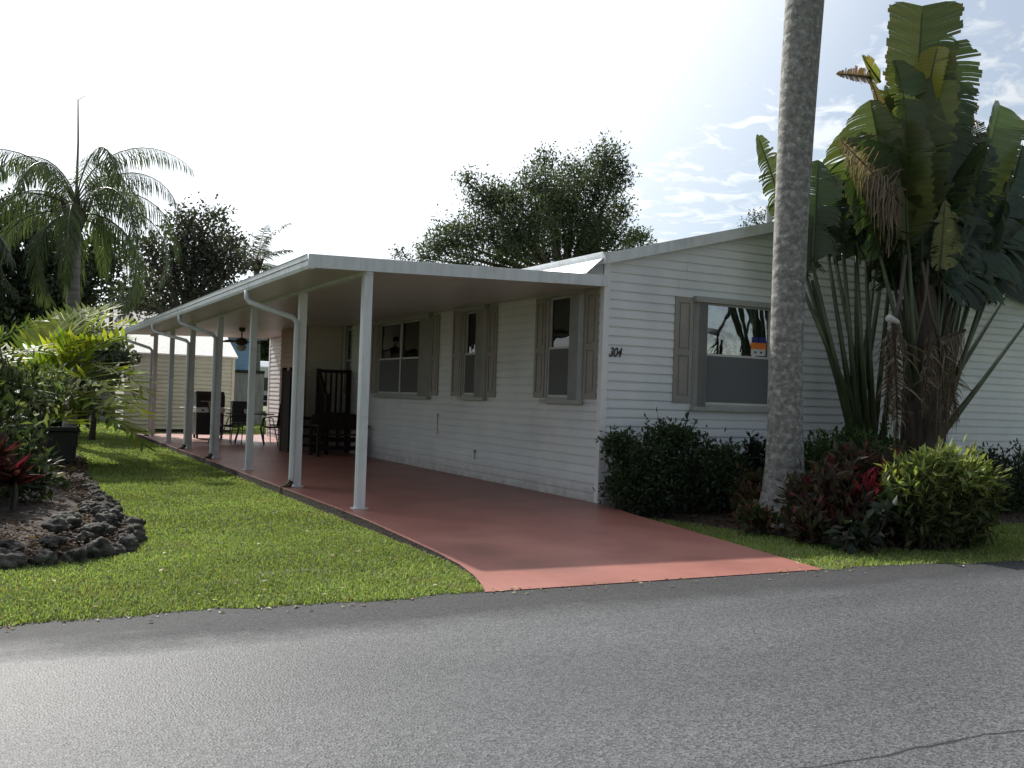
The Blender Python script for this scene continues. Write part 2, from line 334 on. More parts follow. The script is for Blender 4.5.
class Geo:
    def __init__(s): s.V = []; s.F = []; s.C = []; s.n = 0
    def add(s, V, F, C):
        s.V.append(V); s.F.append(F + s.n); s.C.append(C); s.n += len(V)
    def build(s, name, m, parent=None, smooth=False, label=None):
        return npmesh(name, np.concatenate(s.V), np.concatenate(s.F), m, parent, np.concatenate(s.C), smooth, label)
def foliage(name, blobs, parent, m='leaf', per=300, clump=0.22, lc=14, size=(0.09, 0.14), ar=0.45, base=(0.05, 0.085, 0.03), var=.35, alt=None, palt=0, shell=0.6, up=0.3, label=None, droop=0.0, pre=None, top=None):
    """blobs: (x,y,z,rx,ry,rz); leaves gathered in twig clumps spread through each blob"""
    g = pre or Geo()
    for bi, (x, y, z, rx, ry, rz) in enumerate(blobs):
        n = max(3, int(per))
        d = unit(RNG.normal(size=(n, 3))); rr = RNG.random(n) ** (1 / 3) * (1 - shell) + shell * RNG.random(n) ** .35
        cc = np.array([x, y, z]) + d * rr[:, None] * np.array([rx, ry, rz]) * (1 + .12 * RNG.normal(size=(n, 1)))
        k = lc; Cn = np.repeat(cc, k, 0); dd = np.repeat(d, k, 0)
        P = Cn + RNG.normal(size=Cn.shape) * clump * .5
        D = unit(dd * .6 + RNG.normal(size=P.shape) * .7 + np.array([0, 0, up - droop])); Nn = unit(RNG.normal(size=P.shape) * .6 + np.array([0, 0, 1.]))
        Ln = RNG.uniform(*size, len(P)); V, F = leaf_geo(P, D, Nn, Ln, Ln * ar, bend=droop * .4)
        shade = np.repeat(1 + .22 * RNG.uniform(-1, 1, (n, 1)), k, 0)
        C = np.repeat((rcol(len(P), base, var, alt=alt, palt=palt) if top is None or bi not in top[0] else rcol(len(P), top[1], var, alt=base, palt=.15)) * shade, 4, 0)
        g.add(V, F, C)
    return g.build(name, m, parent, label=label)
def branches(mb, root, targets, r0, r1=0.02, sag=0.2, seg=6):
    root = Vector(root)
    for t in targets:
        t = Vector(t); m1 = root.lerp(t, .4) + Vector((random.uniform(-.2, .2), random.uniform(-.2, .2), sag)); m2 = root.lerp(t, .75) + Vector((random.uniform(-.15, .15), random.uniform(-.15, .15), sag * .6))
        mb.tube([root, m1, m2, t], [r0, r0 * .65, r0 * .35, r1], seg)

# ------------------------------------------------------------------ ground, road, driveway
GZ = -0.11
g = MB(); g.add([(-600, -600, GZ), (600, -600, GZ), (600, 1500, GZ), (-600, 1500, GZ)], [(0, 1, 2, 3)]); tag(g.build('ground', 'ground'), 'flat lawn ground running to the horizon', kind='structure')
def wob(x, k=1.0): return 0.035 * math.sin(x * 3.1 * k) + 0.02 * math.sin(x * 7.7 * k + 1) + 0.012 * math.sin(x * 17.3 * k + 2)
def road_edge(x): return -4.22 - (0.10 * max(0, x) if x > 0 else 0) * (1 if x < 6 else 6 / x) + wob(x) * (0.2 if -3.6 < x < -.35 else 1)
xs = [-80] + [-30 + .12 * i for i in range(0, 460)] + [80]
vs = []; fs = []
for i, x in enumerate(xs):
    vs += [(x, road_edge(x), GZ + .004), (x, -12.5, GZ + .004)]
    if i: fs.append((2 * i - 2, 2 * i - 1, 2 * i + 1, 2 * i))
r = MB(); r.add(vs, fs); tag(r.build('road', 'asphalt'), 'grey asphalt road with a thin crack', kind='structure')
# driveway and carport slab: one red painted sheet with thickness
dl = []; dr = []
ys = [18.2, 17, 14, 11, 8, 5, 2, 0, -1, -2, -2.8, -3.3, -3.7, -3.95, -4.1, road_edge(-2) - .03]
def zdr(y): return 0.0 if y > -0.6 else -0.1 * min(1, (-.6 - y) / 3.6) ** 1.1
for y in ys:
    lx = -3.40 if y > -2.8 else -3.40 - .24 * ((-2.8 - y) / 1.4) ** 2.2
    rx = 2.2 if y > 17.2 else (0.03 if y > -.4 else -0.14 - .26 * ((-.4 - y) / 3.9) ** .9)
    dl.append((lx, y, zdr(y))); dr.append((rx, y, zdr(y)))
b = MB(); n = len(ys); inner = [(l[0] + .06, l[1], l[2] + .001) for l in dl]
vs = dl + dr + [(x, y, -.16) for x, y, z in dl] + [(x, y, -.16) for x, y, z in dr]; fs = []
for i in range(n - 1):
    fs += [(i, i + 1, n + i + 1, n + i), (i, 2 * n + i, 2 * n + i + 1, i + 1), (n + i, n + i + 1, 3 * n + i + 1, 3 * n + i)]
fs += [(0, n, 3 * n, 2 * n), (n - 1, 3 * n - 1, 4 * n - 1, 2 * n - 1)]
b.add(vs, fs); dvo = b.build('driveway', 'drive'); dvo.data.materials.append(MT['soil'])
for p_ in dvo.data.polygons:
    if abs(p_.normal.z) < .5: p_.material_index = 1
tag(dvo, 'red painted concrete driveway and carport floor', kind='structure')
# mulch beds
def sheet(name, pts, z, m, label, bump=.0):
    c = (sum(p[0] for p in pts) / len(pts), sum(p[1] for p in pts) / len(pts)); b = MB(); k = len(pts); vs = []; fs = []; R_ = 6
    for j in range(R_ + 1):
        for i, p in enumerate(pts):
            t = 1 - j / (R_ + .3); vs.append((c[0] + (p[0] - c[0]) * t, c[1] + (p[1] - c[1]) * t, z + bump * (1 - t) ** .5 + (random.uniform(-.02, .02) if 0 < j else 0)))
    for j in range(R_):
        for i in range(k): fs.append((j * k + i, j * k + (i + 1) % k, (j + 1) * k + (i + 1) % k, (j + 1) * k + i))
    fs.append(tuple(R_ * k + i for i in range(k)))
    b.add(vs, fs); return tag(b.build(name, m, smooth=True), label, kind='structure')
BED = [(-11, -2.5), (-7.6, -2.42), (-6.5, -2.3), (-6.0, -2.1), (-5.72, -1.6), (-5.62, -.9), (-5.68, .7), (-5.66, 3), (-5.6, 5), (-5.4, 8), (-5.3, 12), (-5.6, 16), (-11, 16), (-12, 6)]
sheet('garden_bed_left', BED, GZ + .006, 'soil', 'brown mulched garden bed at the left', .18)
BED2 = [(.1, -.3), (.3, -1.0), (.55, -1.9), (.7, -2.7), (.95, -3.35), (1.6, -3.72), (2.5, -3.6), (3.2, -3.0), (4.2, -2.4), (9, -2.3), (9, -.02), (.05, -.02)]
sheet('garden_bed_front', BED2, GZ + .006, 'soil', 'dark mulched bed along the front wall', .05)

# ------------------------------------------------------------------ the mobile home
HW, HL, PZ, EZ = 8.5, 17.2, 4.22, 3.12
house = thing('mobile_home', 'white vinyl sided mobile home with taupe shutters and the house number by the corner', 'mobile home', (0, 0, 0))
LAP = 0.1155
def zroof(x): return 3.03 + (PZ - EZ) / (HW / 2) * min(x, HW - x)
def laps(mb, u0, u1, z0, z1, holes, sign, top=None, lap=LAP, dep=.020):
    """siding courses, real stepped laps; mb maps (u,d,z), d outward"""
    z = z0; sr = random.Random(int(u1 * 100)); row = 0
    while z < z1 - .005:
        zt = min(z + lap, z1)
        if row % 2 == 0: sm = sr.uniform(.8, 3.2)
        row += 1
        segs = [(u0, u1)]
        if top is not None:
            zm = z + .0
            a, b_ = top(zm); segs = [(max(u0, a), min(u1, b_))] if min(u1, b_) - max(u0, a) > .02 else []
        for (a, b_, c, d) in holes:
            if zt > c + .001 and z < d - .001:
                ns = []
                for s0, s1 in segs:
                    if b_ <= s0 or a >= s1: ns.append((s0, s1)); continue
                    if a > s0: ns.append((s0, a))
                    if b_ < s1: ns.append((b_, s1))
                segs = ns
        cut = []
        for s0, s1 in segs:
            q = u0 + sm; last = s0
            while q < s1:
                if q > s0 + .1 and q < s1 - .1: cut.append((last, q - .0015)); last = q + .0015
                q += 3.66
            cut.append((last, s1))
        for s0, s1 in cut:
            hh = zt - z; pr = [(0, z), (dep, z), (dep * .95, z + hh * .16), (dep * .62, z + hh * .62), (dep * .30, z + hh * .80), (.001, z + hh * .90), (.001, zt)]
            vs_ = [(s0, d_, z_) for d_, z_ in pr] + [(s1, d_, z_) for d_, z_ in pr]; k_ = len(pr)
            mb.add(vs_, [(i, i + 1, k_ + i + 1, k_ + i) for i in range(k_ - 1)] + [tuple(range(k_)), tuple(range(k_, 2 * k_))])
        z += lap
def wallF(u, d, z): return (u, -d, z)           # front wall: d towards the street
def wallS(u, d, z): return (-d, u, z)           # carport side wall
FH = [(1.40, 2.80, 1.26, 2.70)]
SH = [(.42, 1.42, 1.29, 2.74), (3.30, 4.20, 1.29, 2.71), (5.55, 8.30, 1.27, 2.71), (10.0, 10.42, 1.3, 2.72)]
fw = MB(wallF)
laps(fw, .06, HW - .06, -.06, PZ - .1, FH, 1, top=lambda z: (0, HW) if z < 3.0 else ((z - 3.03) / ((PZ - EZ) / (HW / 2)), HW - (z - 3.03) / ((PZ - EZ) / (HW / 2))))
wall_front = fw.build('front_wall', 'siding', house)
sw = MB(wallS)
laps(sw, .06, 10.65, 0.0, 2.86, SH, 1)
wall_side = sw.build('side_wall', 'siding', house)
sw = MB(wallS); laps(sw, 12.65, HL, 0.0, 2.86, [], 1); sw.build('side_wall', 'siding', house)
bk = MB(); bk.box(HW - .03, HW, 0.02, HL, -.1, 3.05); bk.prism([(0, -.1), (HW, -.1), (HW, 3.0), (HW / 2, PZ - .15), (0, 3.0)], HL, HL + .05); bk.build('back_wall', 'siding', house)
ct = MB(); ct.box(-.026, .064, -.026, 0, -.05, 3.06); ct.box(-.026, 0, 0.0005, .064, -.0, 2.9); ct.build('corner_trim', 'trim', house, bevel=.004)
ct = MB(); ct.box(-.026, 0, HL - .06, HL + .07, 0, 2.9); ct.build('corner_trim', 'trim', house)
# base strip in the gap below the eave on the side wall, and interior
up = MB(); up.box(-.004, .02, .06, HL, 2.86, 3.05); up.build('upper_band', 'trim', house)
it = MB(); it.box(.30, HW - .1, .9, 1.0, .0, 2.9); it.box(.3, HW - .1, .35, HL - .1, .55, .62); it.box(.9, 1.0, 1.0, HL - .1, .0, 2.9); it.box(.1, HW - .1, .1, HL - .1, 2.88, 2.93); it.build('interior', 'interior', house)
# roof: two pitched slabs, rake boards, eave fascia
sl = (PZ - EZ) / (HW / 2); OV = .13
rf = MB(); rf.prism([(-.06, EZ - .03), (HW / 2, PZ - .02), (HW + .10, EZ - .05), (HW + .10, EZ + .015), (HW / 2, PZ + .05), (-.06, EZ + .04)], -OV + .02, HL + .1)
rfo = rf.build('roof', 'shingle', house)
rk = MB(); rk.prism([(-.06, EZ - .10), (HW / 2, PZ - .10), (HW / 2, PZ + .045), (-.06, EZ + .035)], -OV, -OV + .022)
rk.prism([(HW / 2 + .002, PZ - .10), (HW + .1, EZ - .14), (HW + .1, EZ + .01), (HW / 2 + .002, PZ + .045)], -OV, -OV + .022); rk.build('rake_board', 'alum', rfo)
rs = MB(); rs.prism([(-.05, EZ - .07), (HW / 2, PZ - .07), (HW + .1, EZ - .11), (HW + .1, EZ - .09), (HW / 2, PZ - .05), (-.05, EZ - .05)], -OV + .022, .0); rs.build('rake_soffit', 'trim', rfo)
ef = MB(); ef.prism([(-.085, EZ - .10), (-.062, EZ - .10), (-.062, EZ + .045), (-.13, EZ + .045), (-.13, EZ + .03), (-.10, EZ + .0)], -OV + .001, HL + .1); ef.build('eave_fascia', 'alum', rfo)
fl = MB(); fl.add([(-.095, -.09, EZ - .02), (-.34, -.09, 2.885), (-.34, HL, 2.885), (-.095, HL, EZ - .02), (-.095, -.09, EZ - .035), (-.34, -.09, 2.875), (-.34, HL, 2.875), (-.095, HL, EZ - .035)],
                  [(0, 1, 2, 3), (4, 7, 6, 5), (0, 4, 5, 1), (2, 6, 7, 3)]); fl.build('roof_flashing', 'trim', house)
vp = at(769, 222, 3.0); v = MB(); v.tube([(vp.x, vp.y, vp.z - .6), (vp.x, vp.y, vp.z + .27)], .055, 12); v.lathe((vp.x, vp.y, vp.z + .25), [(.07, 0), (.07, .03), (.03, .05)], 12); v.build('vent_pipe', 'frame', rfo)

def shutter(mp, u0, u1, z0, z1):
    s = MB(mp); d0, d1 = .016, .038; w_ = .055; zm = z0 + (z1 - z0) * .47
    s.box(u0, u0 + w_, d0, d1, z0, z1); s.box(u1 - w_, u1, d0, d1, z0, z1)
    for a, b_ in ((z0, z0 + .08), (zm - .04, zm + .04), (z1 - .08, z1)): s.box(u0 + w_, u1 - w_, d0, d1 - .001, a, b_)
    for a, b_ in ((z0 + .08, zm - .04), (zm + .04, z1 - .08)):
        s.box(u0 + w_, u1 - w_, d0, d0 + .006, a, b_)
        s.prism([(u0 + w_ + .03, a + .03), (u1 - w_ - .03, a + .03), (u1 - w_ - .03, b_ - .03), (u0 + w_ + .03, b_ - .03)], d0 + .006, d0 + .018)
    return s.build('shutter', 'shutter', house, bevel=.003)
def window(mp, u0, u1, z0, z1, stack=None, mull=(), panes='glass', label=None, screen=True, blinds='upper', dark=False, tracks=True):
    """hung window: frame > sash, pane, screen, blind, sill; stack = which end carries the folded storm shutter box"""
    f = MB(mp); t = .035
    f.box(u0, u0 + t, -.06, .03, z0, z1); f.box(u1 - t, u1, -.06, .03, z0, z1); f.box(u0 + t, u1 - t, -.06, .029, z1 - t, z1); f.box(u0 + t, u1 - t, -.06, .029, z0, z0 + t)
    if tracks:
        f.box(u0 - .02, u1 + .02, .03, .10, z1 - .045, z1 + .03); f.box(u0 - .02, u1 + .02, .03, .10, z0 - .05, z0 + .0)
    fo = f.build('window', 'frame', house, label=label)
    s0, s1 = u0 + t, u1 - t
    edges = [s0] + list(mull) + [s1]; zm = z0 + (z1 - z0) * .49
    sa = MB(mp)
    for a, b_ in zip(edges[:-1], edges[1:]):
        for za, zb, d in ((z0 + t, zm + .015, .010), (zm - .015, z1 - t, -.012)):
            sa.box(a, a + .03, d - .02, d, za, zb); sa.box(b_ - .03, b_, d - .02, d, za, zb); sa.box(a + .03, b_ - .03, d - .02, d - .001, zb - .03, zb); sa.box(a + .03, b_ - .03, d - .02, d - .001, za, za + .03)
    for mm in mull: sa.box(mm - .03, mm + .03, -.05, .02, z0 + t, z1 - t)
    sa.build('sash', 'sash', fo)
    for a, b_ in zip(edges[:-1], edges[1:]):
        p = MB(mp); p.box(a + .028, b_ - .028, -.026, -.022, zm + .012, z1 - t - .028); p.build('pane', panes, fo)
        p = MB(mp); p.box(a + .028, b_ - .028, -.006, -.002, z0 + t + .028, zm - .013); p.build('pane', 'glass', fo)
        if screen:
            p = MB(mp); p.box(a + .028, b_ - .028, .004, .007, z0 + t + .028, zm - .013); p.build('screen', 'screen', fo)
        if blinds:
            p = MB(mp); zb = zm - .05 if blinds == 'upper' else z0 + t
            z = z1 - t - .02
            while z > zb: p.add([(a + .01, -.10, z), (b_ - .01, -.10, z), (b_ - .01, -.085, z - .026), (a + .01, -.085, z - .026)], [(0, 1, 2, 3)]); z -= .024
            p.build('blind', 'blinds', fo)
    if stack:
        a, b_ = stack; s = MB(mp); k = 5; w_ = (b_ - a) / k
        for i in range(k):
            s.add([(a + w_ * i, .035, z0), (a + w_ * i, .035, z1 - .045), (a + w_ * (i + .5), .095, z1 - .045), (a + w_ * (i + .5), .095, z0), (a + w_ * (i + 1), .035, z0), (a + w_ * (i + 1), .035, z1 - .045)], [(0, 1, 2, 3), (3, 2, 5, 4)])
        s.box(a, b_, .031, .036, z0, z1 - .045)
        s.build('storm_shutter', 'frame', fo, label='folded accordion storm shutter beside the glass')
    return fo
shutter(wallF, 1.09, 1.385, 1.31, 2.71)
window(wallF, 1.40, 2.80, 1.26, 2.70, stack=(1.42, 1.60), panes='glass_film', blinds=None, label='front window with folded storm shutter at its left side')
shutter(wallF, 2.83, 3.12, 1.31, 2.71)
shutter(wallS, .10, .40, 1.31, 2.74); shutter(wallS, 1.45, 1.74, 1.31, 2.72)
window(wallS, .42, 1.42, 1.29, 2.74, stack=(.44, .72), label='single side window nearest the front corner')
shutter(wallS, 2.97, 3.27, 1.29, 2.72); shutter(wallS, 4.23, 4.62, 1.29, 2.72)
window(wallS, 3.30, 4.20, 1.29, 2.71, stack=(3.32, 3.62), blinds='all', label='narrow side window with closed blinds')
shutter(wallS, 5.20, 5.53, 1.29, 2.71); shutter(wallS, 8.32, 8.65, 1.29, 2.71)
window(wallS, 5.55, 8.30, 1.27, 2.71, stack=(5.58, 6.00), mull=(7.05,), label='double side window with a white centre mullion')
window(wallS, 10.0, 10.42, 1.3, 2.72, label='slim window beside the porch steps', tracks=False)
# bump-out room beside the steps
ex = MB(lambda u, d, z: (u, 10.65 - d, z)); laps(ex, -.86, -.012, 0.0, 2.76, [], 1)
ex.m = lambda u, d, z: (-.86 - d, u, z); laps(ex, 10.65, 12.65, 0.0, 2.73, [], 1)
ex.m = None; ex.box(-.85, -.02, 12.6, 12.65, 0, 2.72)
exo = ex.build('bump_out', 'tan', house, label='tan sided bump-out under the carport')
ex = MB(lambda u, d, z: (u, 10.625 - d, z)); laps(ex, -.80, -.04, 0.0, 2.74, [], 1); ex.build('siding_face', 'warmsiding', exo)
cx = MB(); cx.box(-.885, -.84, 10.628, 10.672, 0, 2.7); cx.build('corner_trim', 'tan', exo)
# conduit and outlet near the base of the side wall
k = MB(); k.tube([(-.028, 5.15, .62), (-.028, 5.15, .95)], .007, 6); k.box(-.034, -.012, 5.13, 5.17, .93, .98); k.build('conduit', 'frame', house)
k = MB(); k.box(-.04, -.012, 3.6, 3.64, .40, .45); k.tube([(-.028, 3.62, .30), (-.028, 3.62, .42)], .008, 6); k.build('hose_tap', 'frame', house)
# number 304
def digit(ch, x, z, h):
    cu = bpy.data.curves.new('digit', 'FONT'); cu.body = ch; cu.size = h * 1.42; cu.extrude = .004; cu.shear = .28; cu.offset = .0015
    o = bpy.data.objects.new('tmp', cu); COL.objects.link(o); bpy.context.view_layer.update()
    me = bpy.data.meshes.new_from_object(o.evaluated_get(bpy.context.evaluated_depsgraph_get())); bpy.data.objects.remove(o)
    me.transform(Matrix.Translation((x, -.026, z)) @ Matrix.Rotation(math.pi / 2, 4, 'X') @ Matrix.Diagonal((.78, 1, 1, 1)))
    me.materials.clear(); me.materials.append(MT['steel_dark']); o = bpy.data.objects.new('house_number', me); COL.objects.link(o); o.parent = house
    o['label'] = 'black slanted digit ' + ch
for i, ch in enumerate('304'): digit(ch, .072 + i * .062, 1.862, .12)

# ------------------------------------------------------------------ carport
car = thing('carport', 'white aluminium carport with seven posts along the red slab', 'carport', (-3.15, 0, 0))
YF, YB, XO = -.10, 17.3, -3.80
def zc(x): return 2.745 + (x + .03) * (2.745 - 2.635) / 3.8
rp = MB()
x = YF
while x < YB - .02:                                   # ribbed roof pan panels run across, ceiling seams every 0.3 m
    x1 = min(x + .305, YB)
    rp.prism([(XO, zc(XO)), (-.03, zc(-.03)), (-.03, zc(-.03) + .09), (XO, zc(XO) + .09)], x + .004, x1 - .004)
    x = x1
rp.prism([(XO, zc(XO) + .004), (-.03, zc(-.03) + .004), (-.03, zc(-.03) + .085), (XO, zc(XO) + .085)], YF + .01, YB - .01)
rpo = rp.build('roof', 'soffit', car)
tp = MB(); tp.prism([(XO, zc(XO) + .092), (-.03, zc(-.03) + .092), (-.03, zc(-.03) + .098), (XO, zc(XO) + .098)], YF, YB); tp.build('roof_skin', 'alum', rpo)
ff = MB(); ff.prism([(XO - .07, zc(XO) - .012), (-.028, zc(-.03) - .012), (-.028, zc(-.03) + .128), (XO - .07, zc(XO) + .138)], YF - .022, YF - .001); ff.build('front_fascia', 'alum', car, bevel=.003)
gt = MB(); P = [(XO - .002, 2.755), (XO - .002, 2.615), (XO - .06, 2.615), (XO - .075, 2.65), (XO - .075, 2.70), (XO - .088, 2.712), (XO - .088, 2.755), (XO - .096, 2.768), (XO - .084, 2.768), (XO - .08, 2.72), (XO - .062, 2.66), (XO - .055, 2.63), (XO - .014, 2.63), (XO - .014, 2.755)]
gt.prism(P, YF - .02, YB); gt.build('gutter', 'alum', car)
hb = MB(); hb.box(-3.205, -3.125, YF + .002, YB - .02, zc(-3.2) - .04, zc(-3.2) - .003); hb.build('header_beam', 'alum', car)
PY = [-.02, 2.6, 5.45, 8.15, 11.0, 13.75, 16.5]
for i, y in enumerate(PY):
    p = MB(); w_ = .05; p.box(-3.165 - w_, -3.165 + w_, y - w_ + .0, y + w_, -.02, zc(-3.2) - .042 if i else zc(-3.2) - .004)
    for s_ in (-1, 1): p.box(-3.165 + s_ * .051 - .002, -3.165 + s_ * .051 + .002, y - .012, y + .012, .0, 2.5)
    po = p.build('post', 'alum', car, bevel=.006)
    q = MB(); q.box(-3.25, -3.08, y - .075, y + .075, .0, .010); q.build('base_plate', 'alum', po)
for y, yo in ((2.50, 2.95), (8.05, 8.5), (10.9, 12.0), (16.4, 17.1)):
    d = MB(); x0 = XO - .04; xp = -3.262
    d.tube([(x0, yo, 2.63), (x0, yo, 2.52), (x0 + .03, yo - (yo - y) * .06, 2.47), (xp - .05, y + (yo - y) * .06, 2.27), (xp, y, 2.21), (xp, y, 2.05), (xp, y, .14), (xp - .01, y, .07)], .037, 10)
    d.build('downspout', 'alum', car, smooth=True)
    e = MB(); e.tube([(xp - .005, y, .085), (xp - .03, y, .03), (xp - .14, y - .01, -.04)], .043, 10); e.build('downspout_elbow', 'bronze', car, smooth=True)
# ceiling fan
fan = thing('ceiling_fan', 'dark bronze ceiling fan hanging under the carport roof', 'ceiling fan', (-1.85, 12.4, 2.68))
f = MB(); f.lathe((-1.85, 12.4, 2.62), [(.02, -.02), (.07, 0), (.075, .08)], 14); f.build('canopy', 'bronze', fan, True)
f = MB(); f.tube([(-1.85, 12.4, 2.62), (-1.85, 12.4, 2.45)], .016, 8); f.build('downrod', 'bronze', fan)
f = MB(); f.lathe((-1.85, 12.4, 2.30), [(.05, 0), (.13, .02), (.145, .07), (.12, .13), (.04, .17)], 18); f.build('motor', 'bronze', fan, True)
f = MB(); f.lathe((-1.85, 12.4, 2.16), [(.02, 0), (.09, .03), (.12, .09), (.10, .13), (.05, .14)], 16); f.build('light_bowl', 'stone_pale', fan, True)
for k in range(5):
    a = k * 2 * math.pi / 5 + .15; ca, sa = math.cos(a), math.sin(a); f = MB(lambda u, d, z, ca=ca, sa=sa: (-1.85 + u * ca - d * sa, 12.4 + u * sa + d * ca, z + d * .18))
    f.box(.12, .22, -.015, .015, 2.365, 2.375); f.prism([(.2, -.05), (.60, -.07), (.63, 0), (.60, .07), (.2, .05)], 2.366, 2.376, 'z'); f.build('blade', 'brown_wood', fan)

# ------------------------------------------------------------------ porch steps
st = thing('porch_steps', 'dark brown wooden porch steps with baluster railing beside the tan wall', 'steps', (-.6, 10, 0))
p = MB(); p.box(-1.30, -.03, 9.92, 10.58, .70, .74); p.build('landing', 'brown_wood', st)
for x0, y0 in ((-1.36, 9.90), (-.78, 9.90), (-.12, 9.90), (-1.36, 10.5), (-1.36, 9.22), (-.78, 9.22)):
    q = MB(); h = 1.78 if y0 > 9.5 else 1.25; q.box(x0, x0 + .085, y0, y0 + .085, 0, h); q.build('newel_post', 'brown_wood', st)
q = MB(); q.box(-.695, -.12, 9.91, 9.97, 1.70, 1.77); q.build('top_rail', 'brown_wood', st)
q = MB(); q.box(-.695, -.12, 9.92, 9.96, .80, .86); q.build('bottom_rail', 'brown_wood', st)
for k in range(4):
    xx = -.60 + k * .118; q = MB(); q.box(xx, xx + .035, 9.925, 9.96, .86, 1.70); q.build('baluster', 'brown_wood', st)
for x0 in (-1.355, -.775):
    q = MB(); q.prism([(9.9, 1.74), (9.9, 1.66), (9.30, 1.12), (9.30, 1.20)], x0, x0 + .07, 'x'); q.build('hand_rail', 'brown_wood', st)
    q = MB(); q.prism([(9.9, .74), (9.9, .46), (9.30, 0), (9.22, 0), (9.22, .12)], x0 + .02, x0 + .06, 'x'); q.build('stringer', 'brown_wood', st)
    for k in range(4):
        yy = 9.38 + k * .13; q = MB(); q.box(x0 + .02, x0 + .05, yy, yy + .035, .15 + k * .13, 1.24 + k * .115); q.build('baluster', 'brown_wood', st)
for k in range(3):
    q = MB(); q.box(-1.29, -.76, 9.24 + .22 * k, 9.48 + .22 * k, .16 + .18 * k, .20 + .18 * k); q.build('tread', 'brown_wood', st)
q = MB(); q.box(-1.35, -1.31, 9.99, 10.5, .0, 1.72); q.build('side_screen', 'brown_wood', st)

# ------------------------------------------------------------------ bench
bn = thing('garden_bench', 'dark slatted garden bench with rounded back in front of the porch railing', 'bench', (-.6, 9.0, 0))
bx0, bx1, by = -1.13, -.09, 9.05
s = MB()
prof = [(bx0, .52), (bx1, .52), (bx1, .74), (bx1 - .04, .82), (bx1 - .12, .86), (bx0 + .12, .86), (bx0 + .04, .82), (bx0, .74)]
s.prism(prof, by + .0, by + .06); s.build('backrest', 'brown_wood', bn, bevel=.01)
s = MB()
for k in range(4): s.box(bx0 + .02, bx1 - .02, by - .5 + k * .125, by - .4 + k * .125, .42, .445)
s.build('seat', 'brown_wood', bn)
s = MB(); s.box(bx0 + .05, bx1 - .05, by, by + .03, .27, .36); s.build('back_slat', 'brown_wood', bn)
s = MB(); s.box(bx0 + .05, bx1 - .05, by, by + .03, .10, .19); s.build('back_slat', 'brown_wood', bn)
for xx in (bx0, bx1 - .06):
    for yy in (by - .5, by + .0):
        s = MB(); s.box(xx, xx + .06, yy, yy + .06, 0, .60 if yy < by - .1 else .52); s.build('leg', 'brown_wood', bn)
    s = MB(); s.box(xx - .01, xx + .07, by - .55, by + .0, .60, .635); s.build('armrest', 'brown_wood', bn)
for xx in (bx0 + .3, bx0 + .55, bx0 + .8):
    s = MB(); s.box(xx, xx + .05, by + .03, by + .05, .10, .52); s.build('back_stile', 'brown_wood', bn)

# ------------------------------------------------------------------ patio set
def copy_tree(o, parent=None):
    c = o.copy(); COL.objects.link(c); c.parent = parent
    for ch in list(o.children): copy_tree(ch, c)
    return c
def chair(mat_, label, x, y, rz):
    t = thing('patio_chair', label, 'chair', (0, 0, 0), 'chairs around the patio table')
    m = MB(); m.prism([(-.26, .40), (-.05, .395), (.24, .43), (.24, .442), (-.05, .407), (-.26, .412)], -.24, .24, 'x'); m.build('seat', mat_, t)
    m = MB(); m.prism([(.24, .45), (.26, .45), (.37, .93), (.40, .98), (.36, .94)], -.24, .24, 'x'); m.build('backrest', mat_, t)
    for sx in (-.26, .26):
        m = MB(); m.tube([(sx, -.24, 0), (sx, -.26, .38), (sx, -.24, .43), (sx, .22, .43), (sx, .27, .48), (sx, .38, .97)], .013, 6); m.build('frame_side', 'black', t)
        m = MB(); m.tube([(sx, .34, 0), (sx, .18, .42), (sx, .10, .62), (sx, .0, .65), (sx, -.25, .64), (sx, -.28, .60), (sx, -.26, .40)], .013, 6); m.build('armrest', 'black', t)
    m = MB(); m.tube([(-.26, .38, .97), (.26, .38, .97)], .013, 6); m.tube([(-.26, .24, .25), (.26, .24, .25)], .010, 6); m.build('crossbar', 'black', t)
    t.location = (x, y, 0); t.rotation_euler = (0, 0, rz); return t
chair('sling', 'tan sling patio chair with its back to the lawn, left of the patio table', -2.0, 12.9, math.radians(105))
chair('darksling', 'dark sling patio chair at the near right side of the patio table', -.85, 12.6, math.radians(200))
chair('darksling', 'dark sling patio chair on the far side of the patio table', -1.35, 14.4, math.radians(-12))
chair('darksling', 'dark sling patio chair against the house at the right end of the patio table', -.45, 13.7, math.radians(-80))
tb = thing('patio_table', 'round glass topped patio table on thin dark legs under the carport', 'table', (-1.35, 13.45, 0))
m = MB(); m.lathe((-1.35, 13.45, .70), [(.55, 0), (.56, .008), (.55, .014)], 28); m.build('tabletop', 'glass', tb)
m = MB(); m.tube([(-1.35 + .56 * math.cos(a), 13.45 + .56 * math.sin(a), .705) for a in [i * math.pi / 14 for i in range(29)]], .012, 6); m.build('rim', 'black', tb)
for k in range(4):
    a = k * math.pi / 2 + .6; c, s_ = math.cos(a), math.sin(a); m = MB(); m.tube([(-1.35 + c * .5, 13.45 + s_ * .5, .70), (-1.35 + c * .36, 13.45 + s_ * .36, .35), (-1.35 + c * .48, 13.45 + s_ * .48, 0)], .014, 6); m.build('leg', 'black', tb)
for x, y, lab, h, r_ in ((-1.5, 13.3, 'white cup on the patio table near its left edge', .1, .04), (-1.1, 13.4, 'low white dish on the patio table near its right edge', .06, .11)):
    m = MB(); m.lathe((x, y, .716), [(r_ * .7, 0), (r_, h * .8), (r_, h), (r_ * .85, h), (r_ * .6, .015)], 14); tag(m.build('dish', 'trim'), lab, 'dish')
